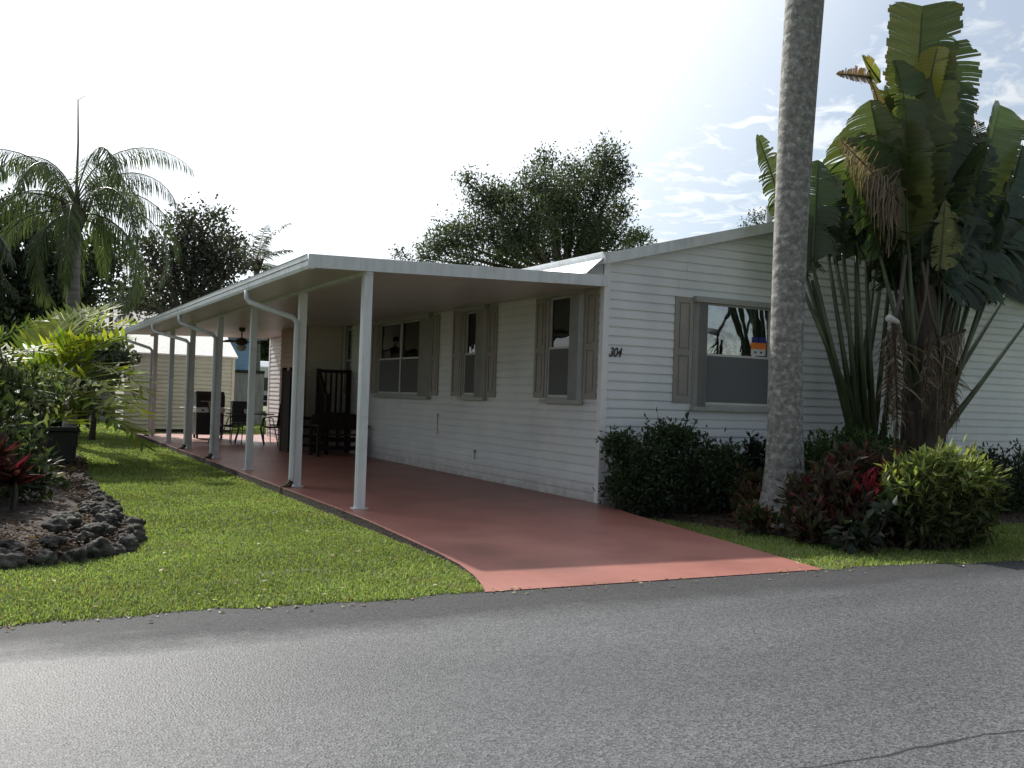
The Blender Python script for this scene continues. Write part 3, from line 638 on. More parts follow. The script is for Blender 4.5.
# grill
gr = thing('gas_grill', 'black gas grill with a closed lid between two carport posts', 'grill', (-2.0, 15.7, 0))
gx, gy = -1.95, 15.5
m = MB(); m.prism([(gy - .26, .80), (gy + .26, .80), (gy + .26, 1.08), (gy + .16, 1.20), (gy - .12, 1.21), (gy - .24, 1.10)], gx - .36, gx + .36, 'x'); lid = m.build('lid', 'black', gr, bevel=.03)
m = MB(); m.tube([(gx - .25, gy - .27, .95), (gx - .25, gy - .31, .95), (gx + .25, gy - .31, .95), (gx + .25, gy - .27, .95)], .012, 8); m.build('handle', 'steel', lid)
m = MB(); m.box(gx - .36, gx + .36, gy - .27, gy + .25, .66, .79); m.build('control_panel', 'steel', gr, bevel=.01)
for k in range(3):
    m = MB(); m.tube([(gx - .2 + .2 * k, gy - .27, .725), (gx - .2 + .2 * k, gy - .31, .725)], .028, 12); m.build('knob', 'black', gr)
m = MB(); m.box(gx - .34, gx + .34, gy - .24, gy + .24, .10, .655); m.build('cabinet', 'black', gr, bevel=.01)
for s_ in (-1, 1):
    m = MB(); a, b_ = sorted((gx + s_ * .37, gx + s_ * .68)); m.box(a, b_, gy - .22, gy + .22, .76, .785); m.build('side_shelf', 'steel', gr, bevel=.005)
    for t_ in (-1, 1):
        m = MB(); m.tube([(gx + s_ * .3 - .02, gy + t_ * .2, .06), (gx + s_ * .3 + .02, gy + t_ * .2, .06)], .06, 14); m.build('wheel', 'rubber', gr)

# ------------------------------------------------------------------ storage shed behind
sh = thing('storage_shed', 'cream sided storage shed with a pale shingled roof beyond the slab', 'shed', (-1.9, 21, -.1))
sx0, sx1, sy0, sy1 = -3.42, -.28, 20.6, 23.0
m = MB(lambda u, d, z: (u, sy0 - d, z)); laps(m, sx0, sx1, .02, 2.28, [], 1, lap=.125, dep=.032)
m.m = lambda u, d, z: (sx0 - d, u, z); laps(m, sy0, sy1, .02, 2.28, [], 1, lap=.125, dep=.032)
m.m = None; m.box(sx1 - .02, sx1, sy0 + .01, sy1, .02, 2.28); m.box(sx0, sx1, sy1 - .02, sy1, .02, 2.28)
m.prism([(sy0 + .02, 2.28), (sy1 - .02, 2.28), (sy0 + 1.9, 2.98)], sx1 - .03, sx1 - .005, 'x'); m.prism([(sy0 + .02, 2.28), (sy1 - .02, 2.28), (sy0 + 1.9, 2.98)], sx0 + .005, sx0 + .03, 'x')
m.build('wall', 'cream', sh)
m = MB(); ym = (sy0 + sy1) / 2
m.prism([(sy0 - .12, 2.23), (sy0 + 1.9, 3.02), (sy1 + .12, 2.40), (sy1 + .12, 2.45), (sy0 + 1.9, 3.08), (sy0 - .12, 2.28)], sx0 - .08, sx1 + .08, 'x'); m.build('roof', 'whiteroof', sh)
for xx in (sx0 - .035, sx1 - .07):
    m = MB(); m.box(xx, xx + .09, sy0 - .040, sy0 - .001, .02, 2.22); m.build('corner_trim', 'cream', sh)
m = MB(); m.box(sx0 + .03, sx1 - .03, sy0 + .04, sy1 - .04, -.14, .02); m.build('base', 'rubber', sh)
# blue neighbour house, grey fence, motorhome, violet van
nb = thing('neighbour_house', 'bright blue neighbouring house seen past the shed', 'house', (0, 32, 0))
m = MB(lambda u, d, z: (u, 31 - d, z)); laps(m, -4.5, 2.75, -.1, 3.4, [], 1, lap=.2, dep=.02); m.m = None; m.box(2.72, 2.75, 31, 38, -.1, 3.4); m.box(-4.5, -4.47, 31, 38, -.1, 3.4); m.build('wall', 'blue', nb)
m = MB(); m.prism([(30.5, 3.35), (34.5, 4.4), (38.5, 3.35), (38.5, 3.45), (34.5, 4.5), (30.5, 3.45)], -4.9, 3.1, 'x'); m.build('roof', 'shingle', nb)
fe = thing('grey_fence', 'weathered grey board fence with a dark cap in front of the blue house', 'fence', (1, 29, -.1))
m = MB()
for k in range(60): m.box(-5 + k * .128, -5 + k * .128 + .12, 29, 29.02, -.08, 1.93)
m.build('board_panel', 'greyfence', fe)
m = MB(); m.box(-5.02, 2.68, 28.96, 29.06, 1.93, 2.05); m.build('cap_rail', 'rubber', fe)
for xx in (-4.9, -2.5, -.1, 2.3):
    m = MB(); m.box(xx, xx + .1, 29.02, 29.12, -.1, 1.93); m.build('post', 'greyfence', fe)
rv = thing('motorhome', 'white motorhome parked far behind on the grass', 'motorhome', (9, 48, -.1))
rp_ = at(262, 402, 46.0); rx, ry = rp_.x, 46.0
m = MB(); m.prism([(ry, .5), (ry + 6, .5), (ry + 6, 2.9), (ry + .5, 2.95), (ry - .1, 2.6), (ry - .1, 2.1), (ry, 1.2)], rx - 1.1, rx + 1.3, 'x'); m.build('body', 'rvwhite', rv, bevel=.06)
m = MB(); m.box(rx - .9, rx + 1.1, ry - .115, ry - .102, 1.25, 2.0); m.build('windscreen', 'darkglass', rv)
m = MB(); m.box(rx - 1.0, rx + 1.2, ry - .25, ry + .02, .38, .62); m.build('bumper', 'rubber', rv)
m = MB(); m.box(rx - .7, rx + .9, ry - .12, ry - .02, .7, 1.0); m.build('grille', 'rubber', rv)
for xx in (rx - .9, rx + .95):
    m = MB(); m.box(xx, xx + .15, ry - .13, ry - .03, .75, .92); m.build('headlight', 'steel', rv)
    for yy in (ry + .9, ry + 4.8):
        m = MB(); m.tube([(xx - .1, yy, .27), (xx + .18, yy, .27)], .37, 18); m.build('wheel', 'rubber', rv)
vn = thing('garden_panel_fence', 'low blue-violet panel fence far beyond the lawn at the left', 'fence', (-3, 36, -.1))
a = at(98, 415, 36); b_ = at(118, 415, 36)
m = MB()
for k in range(8): m.box(a.x - 1.5, b_.x + .4, 36, 36.03, -.05 + k * .12, .06 + k * .12)
m.build('panel', 'violet', vn)
for xx in (a.x - 1.5, a.x + .05, b_.x + .4):
    m = MB(); m.box(xx, xx + .12, 35.9, 36.0, -.1, 1.0); m.build('post', 'trim', vn)
nh = thing('far_bungalow', 'pale bungalow far away at the left beyond the violet fence', 'house', (-3, 55, 0))
a = at(40, 410, 55)
m = MB(); m.box(a.x - 6, a.x + 5.5, 55, 62, -.1, 2.5); m.build('wall', 'rvwhite', nh)
m = MB(); m.prism([(a.x - 6.5, 2.45), (a.x - .2, 4.1), (a.x + 6, 2.45), (a.x + 6, 2.3), (a.x - 6.5, 2.3)], 54.6, 62.4); m.build('roof', 'shingle', nh)
for k in range(3):
    m = MB(); m.box(a.x - 4 + k * 3.2, a.x - 2.8 + k * 3.2, 54.96, 54.99, .8, 2.0); m.build('window', 'darkglass', nh)
up_ = at(112, 330, 30); q = at(112, 283, 30)
pl = thing('utility_pole', 'thin wooden utility pole rising behind the shed', 'pole', (up_.x, 30, 0))
m = MB(); m.tube([(up_.x, 30, -.1), (q.x, 30, q.z)], [.10, .07], 10); m.build('pole', 'oak', pl)
m = MB(); m.box(q.x - .28, q.x + .28, 29.94, 29.99, q.z - .25, q.z - .17); m.build('crossarm', 'oak', pl)

# ------------------------------------------------------------------ trees
def tree(name, label, blobs_px, Y, base_px, per, size, base, trunk_r=.18, depth=.8, clump=.3, lc=14, group=None, droop=0, shell=.6, alt=None, palt=0):
    blobs = []; 
    for (px, py, r_) in blobs_px:
        y = Y + random.uniform(-depth, depth); c = at(px, py, y); k = (y - CC[1]) * 1.0
        s = (RC.T @ (np.array(c) - CC))[2] * -1 / 989.6 * r_
        blobs.append((c.x, c.y, c.z, s, s, s * .9))
    bb = at(*base_px, Y); t = thing(name, label, 'tree', (bb.x, Y, -.1), group)
    mb = MB(); fork = Vector((bb.x, Y, max(1.6, min(b[2] for b in blobs) - .6)))
    mb.tube([(bb.x, Y, -.15), (bb.x + .05, Y, fork.z * .5), fork], [trunk_r * 1.35, trunk_r, trunk_r * .9], 10)
    mb.build('trunk', 'bark', t, True)
    mb = MB(); branches(mb, fork, [(b[0], b[1], b[2]) for b in blobs], trunk_r * .6); 
    for b in blobs:
        for _ in range(4):
            d = Vector((random.gauss(0, 1), random.gauss(0, 1), random.gauss(.2, .8))).normalized(); c = Vector(b[:3]); mb.tube([c, c + d * b[3] * .5, c + d * b[3] * .95 + Vector((0, 0, .05))], [trunk_r * .18, trunk_r * .1, .008], 4)
    mb.build('limb', 'bark', t, True)
    rr = np.mean([b[3] for b in blobs])
    g = []
    for b in blobs:
        foliage_n = max(6, int(per * (b[3] / rr) ** 2)); g.append((b, foliage_n))
    G = Geo()
    for b, nn in g:
        x, y, z, rx, ry, rz = b; n = nn
        d = unit(RNG.normal(size=(n, 3))); r_ = shell * RNG.random(n) ** .4 + (1 - shell) * RNG.random(n)
        cc = np.array([x, y, z]) + d * r_[:, None] * np.array([rx, ry, rz]) * (1 + .16 * RNG.normal(size=(n, 1)))
        Cn = np.repeat(cc, lc, 0); dd = np.repeat(d, lc, 0); P = Cn + RNG.normal(size=Cn.shape) * clump * .5
        D = unit(dd * .5 + RNG.normal(size=P.shape) * .7 + np.array([0, 0, .15 - droop])); Nn = unit(RNG.normal(size=P.shape) * .7 + np.array([0, 0, 1.]))
        Ln = RNG.uniform(*size, len(P)); V, F = leaf_geo(P, D, Nn, Ln, Ln * .48)
        sh_ = np.repeat(1 + .3 * RNG.uniform(-1, 1, (n, 1)), lc, 0)
        G.add(V, F, np.repeat(rcol(len(P), base, .3, alt=alt, palt=palt) * sh_, 4, 0))
    G.build('crown', 'leafmatte', t)
    return t
DG = (0.078, 0.098, 0.064)
tree('broadleaf_tree', 'large dense dark green tree rising behind the house roof', [(570, 225, 46), (520, 225, 42), (475, 235, 30), (450, 240, 20), (436, 250, 18), (424, 258, 9), (600, 185, 28), (607, 158, 20), (540, 185, 26), (545, 160, 12), (485, 200, 22), (468, 182, 11), (505, 200, 22), (618, 175, 14), (600, 235, 36), (575, 175, 20), (620, 210, 14), (560, 205, 34), (500, 262, 20), (540, 258, 26), (465, 264, 15), (590, 258, 24), (520, 245, 24)], 24, (560, 400), 125, (.10, .18), DG, .25, 1.2, .40, 13)
tree('small_tree', 'small airy tree top peeking over the roof beside the dense tree', [(634, 238, 9), (643, 236, 7), (628, 246, 8), (650, 243, 5)], 30, (636, 400), 26, (.13, .2), (.05, .07, .035), .1, .4, .35, 9)
tree('small_tree', 'tiny tree top just showing over the roof ridge beside the palm trunk', [(752, 219, 6), (762, 217, 6), (745, 224, 4), (772, 215, 5)], 30, (760, 400), 12, (.12, .18), (.05, .06, .035), .1, .4, .35, 7)
tree('small_tree', 'two leafy twigs just above the carport roof left of the dense tree', [(397, 254, 4), (407, 256, 3)], 24, (400, 400), 7, (.12, .18), (.05, .06, .035), .06, .2, .25, 6)
tree('broadleaf_tree', 'spreading dark tree behind the carport at the left', [(195, 240, 28), (175, 265, 26), (215, 262, 24), (232, 246, 14), (160, 290, 26), (200, 285, 24), (185, 222, 14), (212, 215, 10), (226, 222, 9), (150, 250, 18), (240, 262, 12), (135, 305, 18), (222, 280, 14)], 30, (180, 400), 46, (.15, .25), (.060, .066, .056), .3, 1.5, .55, 13, shell=.8)
tree('broadleaf_tree', 'hazy mid green tree low behind the cream shed', [(150, 312, 17), (128, 300, 15), (118, 318, 14), (165, 320, 16), (140, 325, 18)], 40, (140, 410), 60, (.2, .3), (.06, .08, .035), .2, 1, .5, 12)
tree('broadleaf_tree', 'green tree in the gap between the blue house and the carport wall', [(262, 352, 14), (268, 340, 14), (274, 360, 12), (258, 335, 12)], 60, (300, 410), 70, (.25, .4), (.05, .07, .03), .2, .5, .6, 12)
tree('broadleaf_tree', 'tall dark tree massed behind the queen palm at the far left', [(10, 235, 40), (45, 260, 36), (20, 290, 40), (85, 290, 26), (60, 300, 30), (100, 265, 24), (5, 330, 40), (50, 330, 30), (95, 250, 18), (-20, 250, 30)], 22, (30, 420), 110, (.16, .26), (.045, .062, .036), .22, 1.2, .45, 13)
tree('broadleaf_tree', 'low dark tree behind the golden palm leaves', [(20, 360, 36), (60, 365, 30), (95, 350, 16), (10, 400, 34), (60, 405, 28), (92, 385, 10)], 17, (30, 430), 110, (.14, .22), (.04, .055, .03), .15, 1.0, .4, 12)
tree('shrub_tree', 'grey-green shrub reaching over the corner of the cream shed', [(108, 350, 12), (98, 365, 12), (118, 362, 9), (105, 378, 9), (124, 358, 5), (95, 345, 9)], 15.5, (92, 432), 44, (.12, .2), (.14, .17, .13), .06, .3, .3, 11)

def frond(G, mb, P0, az, el, length, droop, ll, lw, n, base, var=.3, hang=.6, twist=0.0, lmin=.35, alt=None, palt=0, rr=.018, plane=None):
    """pinnate frond: curved rachis with two rows of leaflets"""
    P0 = np.array(P0, float); h = np.array([math.cos(az), math.sin(az), 0]); 
    ts = np.linspace(0, 1, 14); pts = [P0.copy()]; e = el; ds = length / 13
    for t in ts[1:]:
        e = el - droop * t ** 1.3; pts.append(pts[-1] + ds * (h * math.cos(e) + np.array([0, 0, math.sin(e)])))
    pts = np.array(pts)
    mb.tube([Vector(p) for p in pts], [rr * (1 - .85 * t) + .002 for t in ts], 5)
    t = np.linspace(.14, .99, n); idx = t * 13; i0 = np.minimum(idx.astype(int), 12); fr = (idx - i0)[:, None]
    C = pts[i0] * (1 - fr) + pts[i0 + 1] * fr; T = unit(pts[i0 + 1] - pts[i0]); S = unit(np.cross(T, np.array([0, 0, 1.]))); U = np.cross(S, T)
    for s in (-1, 1):
        prof = lmin + (1 - lmin) * np.sin(np.pi * np.clip(t * .9 + .12, 0, 1)) ** .8
        D = unit(S * s * (.75) + T * .55 + U * RNG.uniform(-.1, .45, (n, 1)) + np.array([0, 0, -hang]) * RNG.uniform(.5, 1.2, (n, 1)))
        Ln = ll * prof * RNG.uniform(.85, 1.1, n)
        # two-part leaflet so it bends
        m1 = C + D * Ln[:, None] * .55; D2 = unit(D + np.array([0, 0, -hang * .9])); tip = m1 + D2 * Ln[:, None] * .5
        W = unit(np.cross(D, U + .01)) * lw * .5; W = W[:] 
        V = np.stack([C - W * .5, C + W * .5, m1 + W, m1 - W, tip], 1).reshape(-1, 3); i = np.arange(n)[:, None] * 5
        F = np.concatenate([i + np.array([0, 1, 2]), i + np.array([0, 2, 3]), i + np.array([3, 2, 4])], 0)
        G.add(V, F, np.repeat(rcol(n, base, var, alt=alt, palt=palt), 5, 0))
def pinnate_palm(name, label, root, crown, nfr, length, ll, lw, base, el=(.1, 1.2), droop=(1.2, 1.9), tr=.15, hang=.6, nl=60, spear=None, azs=None, trunkmat='queentrunk', group=None, alt=None, palt=0, shaft=.7):
    t = thing(name, label, 'palm', root, group)
    r0 = Vector(root); c = Vector(crown); mb = MB()
    k = 12; mb.tube([r0.lerp(c, i / k) - Vector((0, 0, .05 if i == 0 else 0)) for i in range(k + 1)], [tr * (1.35 if i == 0 else 1.1 - .2 * i / k) for i in range(k + 1)], 14); mb.build('trunk', trunkmat, t, True)
    if shaft:
        mb = MB(); mb.tube([c - Vector((0, 0, .15)), c + Vector((0, 0, shaft * .5)), c + Vector((0, 0, shaft))], [tr * 1.0, tr * 1.1, tr * .35], 12)
        for q in range(7):
            a = q * .9; d = Vector((math.cos(a), math.sin(a), 0)); mb.tube([c + d * tr * .6 - Vector((0, 0, .1)), c + d * tr * 1.5 + Vector((0, 0, .25)), c + d * tr * 2.4 + Vector((0, 0, .6))], [.07, .05, .02], 6)
        mb.build('leaf_base', 'boot', t, True)
    for i in range(nfr):
        a = azs[i] if azs else (i * 2.39996 + random.uniform(-.2, .2)); f = (i + .5) / nfr
        G = Geo(); mb = MB(); e = el[1] + (el[0] - el[1]) * f; dr = random.uniform(*droop); ln = length * random.uniform(.85, 1.1)
        frond(G, mb, c + Vector((0, 0, shaft * (.8 - .5 * f))), a, e, ln, dr, ll, lw, nl, base, hang=hang, alt=alt, palt=palt)
        fo = G.build('frond', 'leaf', t); mb.build('rachis', 'petiole', fo, True)
    if spear:
        mb = MB(); s = Vector(spear[0]); e = Vector(spear[1]); mb.tube([s, s.lerp(e, .6) + Vector((.02, 0, 0)), e, e + Vector((.12, 0, .10)), e + Vector((.3, 0, .08))], [.035, .022, .014, .008, .003], 8); mb.build('spear_leaf', 'queentrunk', t, True, label='unopened spear leaf standing above the crown')
    return t
qb = at(70, 430, 13.0); qc = at(75, 226, 13.0)
pinnate_palm('queen_palm', 'queen palm with drooping feathery fronds and a tall unopened spear leaf', (qb.x, 13, -.1), (qc.x, 13, qc.z), 22, 3.1, .68, .020, (.065, .085, .045), el=(-.15, 1.38), droop=(1.9, 2.7), tr=.14, hang=1.4, nl=95, spear=(at(76, 205, 13), at(78, 100, 13)), alt=(.10, .15, .04), palt=.06)
pb = at(258, 400, 34); pc = at(257, 262, 34)
pinnate_palm('distant_palm', 'small distant palm standing over the far end of the carport roof', (pb.x, 34, -.1), (pc.x, 34, pc.z - .3), 11, 2.2, .5, .05, (.05, .06, .04), el=(-.1, 1.45), droop=(.5, 1.5), tr=.14, hang=.5, nl=36, shaft=.5)
pinnate_palm('feather_palm', 'feathery palm at the very left edge with only its right fronds in view', (-8.35, 2.2, -.1), (-8.3, 2.2, 2.5), 15, 2.0, .6, .026, (.04, .058, .032), el=(-.2, 1.1), droop=(1.2, 1.9), tr=.12, hang=1.3, nl=80)

# golden areca palm: many arching fronds from a clump
def areca(label, bx, by, n, length, base, az0, az1, nl=26, ll=.55, lw=.045, alt=None, palt=0, el=(.5, 1.3), hang=.15, name='areca_palm'):
    t = thing(name, label, 'palm', (bx, by, -.1))
    for i in range(n):
        a = random.uniform(az0, az1); G = Geo(); mb = MB(); p = Vector((bx + random.uniform(-.22, .22), by + random.uniform(-.22, .22), random.uniform(-.1, .5)))
        stem_top = p + Vector((math.cos(a) * .15, math.sin(a) * .15, random.uniform(.4, 1.1)))
        mb.tube([p, stem_top], [.02, .015], 6)
        frond(G, mb, stem_top, a, random.uniform(*el), length * random.uniform(.7, 1.1), random.uniform(.7, 1.4), ll, lw, nl, base, var=.35, hang=hang, lmin=.5, alt=alt, palt=palt, rr=.012)
        fo = G.build('frond', 'leaf', t); mb.build('stem', 'petiole', fo, True)
    return t
areca('bright yellow-green areca palm glowing in the sun above the black pot', -6.45, 7.9, 26, 2.1, (.22, .28, .035), -1.0, 1.0, alt=(.30, .32, .04), palt=.35, el=(.45, 1.35), nl=17, ll=.66, lw=.075, hang=.0)
areca('darker green areca palm at the left edge behind the rock border', -7.5, 4.5, 18, 1.6, (.10, .14, .035), -1.6, 1.6, alt=(.2, .24, .04), palt=.15, el=(.6, 1.4), nl=22, ll=.5, lw=.045)

# royal palm trunk (crown far above)
tk = thing('royal_palm', 'tall smooth grey palm trunk with lichen blotches standing before the front window', 'palm', (1.25, -1.95, -.1))
def palm_bark():
    m = bpy.data.materials.new('lichened_palm_trunk'); m.use_nodes = True; nt = m.node_tree; nt.nodes.clear(); n = nt.nodes.new; l = nt.links.new
    o = n('ShaderNodeOutputMaterial'); p = n('ShaderNodeBsdfPrincipled'); p.inputs['Roughness'].default_value = .85; p.inputs['Specular IOR Level'].default_value = .25; l(p.outputs[0], o.inputs[0])
    t = n('ShaderNodeTexCoord')
    a = n('ShaderNodeTexNoise'); a.inputs['Scale'].default_value = 15; a.inputs['Detail'].default_value = 7; a.inputs['Roughness'].default_value = .65; l(t.outputs['Object'], a.inputs['Vector'])
    v = n('ShaderNodeTexVoronoi'); v.inputs['Scale'].default_value = 11; v.inputs['Randomness'].default_value = 1; l(t.outputs['Object'], v.inputs['Vector'])
    w_ = n('ShaderNodeTexWave'); w_.bands_direction = 'Z'; w_.inputs['Scale'].default_value = 2.2; w_.inputs['Distortion'].default_value = 7.0; w_.inputs['Detail'].default_value = 3; w_.inputs['Detail Scale'].default_value = 2; l(t.outputs['Object'], w_.inputs['Vector'])
    r = n('ShaderNodeValToRGB'); e = r.color_ramp.elements; e[0].position = .36; e[0].color = (.15, .145, .135, 1); e[1].position = .66; e[1].color = (.36, .36, .34, 1); x = e.new(.5); x.color = (.22, .215, .20, 1); l(a.outputs[0], r.inputs[0])
    r2 = n('ShaderNodeValToRGB'); r2.color_ramp.elements[0].position = .0; r2.color_ramp.elements[0].color = (.55, .55, .55, 1); r2.color_ramp.elements[1].position = .25; r2.color_ramp.elements[1].color = (1, 1, 1, 1); l(w_.outputs[0], r2.inputs[0])
    r3 = n('ShaderNodeValToRGB'); r3.color_ramp.elements[0].position = .12; r3.color_ramp.elements[0].color = (1.5, 1.5, 1.45, 1); r3.color_ramp.elements[1].position = .20; r3.color_ramp.elements[1].color = (1, 1, 1, 1); l(v.outputs['Distance'], r3.inputs[0])
    m1 = n('ShaderNodeMixRGB'); m1.blend_type = 'MULTIPLY'; m1.inputs[0].default_value = .3; l(r.outputs[0], m1.inputs[1]); l(r2.outputs[0], m1.inputs[2])
    m2 = n('ShaderNodeMixRGB'); m2.blend_type = 'MULTIPLY'; m2.inputs[0].default_value = 1; l(m1.outputs[0], m2.inputs[1]); l(r3.outputs[0], m2.inputs[2]); l(m2.outputs[0], p.inputs['Base Color'])
    s = n('ShaderNodeMath'); s.operation = 'MULTIPLY_ADD'; s.inputs[2].default_value = 0; l(a.outputs[0], s.inputs[0]); l(w_.outputs[0], s.inputs[1])
    b = n('ShaderNodeBump'); b.inputs['Distance'].default_value = .012; l(s.outputs[0], b.inputs['Height']); l(b.outputs[0], p.inputs['Normal'])
    return m
MT['royal'] = palm_bark()
mb = MB(); zs = [-.12, 0, .1, .25, .45, .7, 1.0, 1.5, 2, 2.6, 3.2, 3.8, 4.4, 5, 5.6, 6.2, 7, 8, 9, 9.8]
def rt(z): return .183 + .12 * math.exp(-max(z, 0) / .20) + .07 * math.exp(-max(z, 0) / .8) + .038 * math.exp(-((z - 6.4) / 2.4) ** 2)
zz_ = np.arange(-.12, 9.8, .09); x0 = 1.20
mb.tube([(1.29 - .035 * z + .008 * z * z, -1.95, z) for z in zz_], [rt(z) * (1 if z < 7 else 1 - .08 * (z - 7)) for z in zz_], 40); mb.build('trunk', 'royal', tk, True)
top = Vector((1.715, -1.95, 9.75)); mb = MB(); mb.tube([top - Vector((0, 0, .1)), top + Vector((0, 0, .7)), top + Vector((0, 0, 1.5))], [.19, .17, .07], 14); mb.build('crownshaft', 'petiole', tk, True)
for i in range(13):
    G = Geo(); mb = MB(); frond(G, mb, top + Vector((0, 0, 1.3)), i * 2.4, .9 - .08 * i, 3.2, 1.6, .7, .04, 60, (.05, .08, .03), hang=.5); fo = G.build('frond', 'leaf', tk); mb.build('rachis', 'petiole', fo, True)

# ------------------------------------------------------------------ traveller's palms
def paddle(parent, B, A, T, w_, nrm, ctrl=.0, side=0.0, base=(.05, .09, .03), tear=.35, droop=.25, n=54, petr=.038, name='leaf', m='paddle', alt=None, palt=0, fray=.0, label=None, blunt=.5, pet=True, petm='petiole'):
    """B petiole base, A blade start, T blade tip (world); blade of width w_ with torn lateral strips"""
    A = np.array(A, float); T = np.array(T, float); nrm = unit(np.array(nrm, float)[None])[0]
    ax = T - A; Ln = np.linalg.norm(ax); mid = (A + T) / 2 + nrm * ctrl * Ln + unit(np.cross(ax, nrm)[None])[0] * side * Ln
    ts = np.linspace(0, 1, n + 1)[:, None]; C = (1 - ts) ** 2 * A + 2 * ts * (1 - ts) * mid + ts ** 2 * T
    Tg = unit(2 * (1 - ts) * (mid - A) + 2 * ts * (T - mid)); S = unit(np.cross(Tg, nrm)); U = unit(np.cross(S, Tg)); U *= np.sign((U @ nrm))[:, None]
    h = w_ / 2 * np.clip(np.minimum(1, (ts[:, 0] / .14)) ** .6 * np.minimum(1, ((1 - ts[:, 0]) / blunt)) ** .55, .03, 1)
    V = []; F = []; Cc = []; nv = 0; K = 4; vf = random.uniform(.15, .65) if tear < 1 else .2
    for s in (-1, 1):
        dr = droop * RNG.uniform(.5, 1.2); off = 0.0; trim = 1.0; col = rcol(1, base, .2, .08, alt, palt)[0]
        for i in range(n):
            torn = RNG.random() < (tear if tear >= 1 else tear * .62)
            if torn or i == 0: dr = droop * RNG.uniform(.2, 2.2) + fray * RNG.uniform(-.3, 1); off = RNG.uniform(-.25, .25) * (1 if tear > .05 else .2); trim = RNG.uniform(.82, 1.05) if torn else 1; col = rcol(1, base, .25, .08, alt, palt)[0]
            g1 = 1.0; rag = RNG.random()
            if torn: g1 = RNG.uniform(.45, .9)
            for j in range(K + 1):
                f = j / K
                for q, gg in ((i, 0.0), (i + 1, 1.0)):
                    wid = 1.0 if gg == 0 else (1 - f * (1 - g1))
                    # lateral veins lean to the tip; strips sag
                    c0 = C[i] * (1 - gg * wid) + C[i + 1] * gg * wid if gg else C[i]
                    hh = (h[i] * (1 - gg) + h[i + 1] * gg) * trim * (1 + .05 * math.sin(i * 1.7) + .04 * (rag - .5))
                    lat = S[i] * s * f * hh * math.cos(min(1.4, abs(dr) * f)) + Tg[i] * f * hh * (.28 + off * f) + U[i] * hh * (vf * f) 
                    sag = np.array([0, 0, -1.]) * hh * f * f * max(0, dr) * .9
                    V.append(c0 + lat + sag); cc_ = col * (1 + .10 * math.sin(i * 2.1 + j)); Cc.append(cc_ * .55 + np.array([.11, .075, .03]) * .6 if (j == K and (torn or rag > .72)) else cc_)
            for j in range(K): F.append((nv + 2 * j, nv + 2 * j + 2, nv + 2 * j + 3, nv + 2 * j + 1))
            nv += 2 * (K + 1)
    o = npmesh(name, np.array(V), np.array(F), m, parent, np.clip(np.array(Cc), 0, 1), True, label)
    mb = MB(); pts = [Vector(c) for c in C[::4]]; mb.tube(pts, [petr * .6 * (1 - .8 * i / len(pts)) for i in range(len(pts))], 6)
    if pet:
        B = Vector(B); A_ = Vector(A); mdl = B.lerp(A_, .5) + Vector((0, 0, -.02)); mb.tube([B, mdl, A_], [petr * 1.5, petr * .9, petr * .62], 8)
    mb.build('petiole' if pet else 'midrib', petm, o, True)
    return o
FW = (-.45, -.85, .1)       # roughly towards the street
G1 = (.050, .078, .028); G2 = (.070, .088, .032); G3 = (.032, .055, .028); GB = (.045, .072, .045)
ty = -1.25
rvn = thing('travellers_palm', 'tall travellers palm with a fan of torn paddle leaves reaching up from a brown base', 'palm', (4.5, ty, -.1))
br = at(925, 450, ty)
def L_(pal, b, a, t, w_, Y0=0, Y1=0, nr=FW, **k):
    Yb = pal_y[pal.name]; rz_ = random.choice((-1, 1)) * random.uniform(.1, .75) if k.get('m') != 'dry' else 0; nr = (nr[0] * math.cos(rz_) - nr[1] * math.sin(rz_), nr[0] * math.sin(rz_) + nr[1] * math.cos(rz_), nr[2]); w_ = w_ * (1 if k.get('m') == 'dry' else 1.08)
    b = (b[0] + random.uniform(-10, 12), b[1]); k.setdefault('ctrl', random.uniform(-.03, .10)); return paddle(pal, at(*b, Yb), at(*a, Yb + Y0), at(*t, Yb + Y1), w_, nr, **k)
pal_y = {rvn.name: ty}
# central trunk of old leaf bases
mb = MB(); b0 = at(922, 462, ty); b1 = at(922, 300, ty); b2 = at(915, 220, ty)
mb.tube([(b0.x, ty, -.15), (b0.x, ty, .5), b0.lerp(b1, .5), b1, b2], [.30, .30, .24, .19, .10], 16)
for i in range(26):
    a = random.uniform(0, 6.28); z = random.uniform(.1, 3.2); rr = .23; c = Vector((b0.x, ty, z)); d = Vector((math.cos(a), math.sin(a) * .6, 0)); mb.tube([c + d * rr * .7, c + d * (rr + .06) + Vector((0, 0, .3)), c + d * (rr + .14) + Vector((0, 0, .75))], [.09, .07, .02], 6)
mb.build('trunk', 'boot', rvn, True)
B_ = (925, 440)
L_(rvn, B_, (905, 235), (922, 6), .92, .0, -.1, base=G2, tear=.15, droop=.15, blunt=.05, ctrl=.04)
L_(rvn, B_, (925, 250), (938, 30), .95, .25, .2, base=G1, tear=.15, droop=.2, blunt=.15)
L_(rvn, B_, (925, 108), (938, 46), .40, -.15, -.35, base=(.26, .24, .03), tear=.10, droop=.1, blunt=.12, pet=False)
L_(rvn, B_, (900, 240), (870, 100), .80, -.1, -.1, base=G2, tear=.15, droop=.2, blunt=.2)
L_(rvn, B_, (908, 240), (905, 120), .75, -.3, -.35, base=(.085, .10, .035), tear=.1, droop=.15, blunt=.3)
L_(rvn, B_, (930, 240), (948, 110), .9, .3, .35, base=G3, tear=.55, droop=.1, blunt=.2)
L_(rvn, B_, (935, 250), (965, 130), .9, .2, .3, base=G3, tear=.7, droop=.15, blunt=.3, side=-.05)
L_(rvn, B_, (893, 180), (868, 75), .22, -.1, -.15, base=(.10, .08, .03), tear=.3, droop=.1, blunt=.6, side=.1)
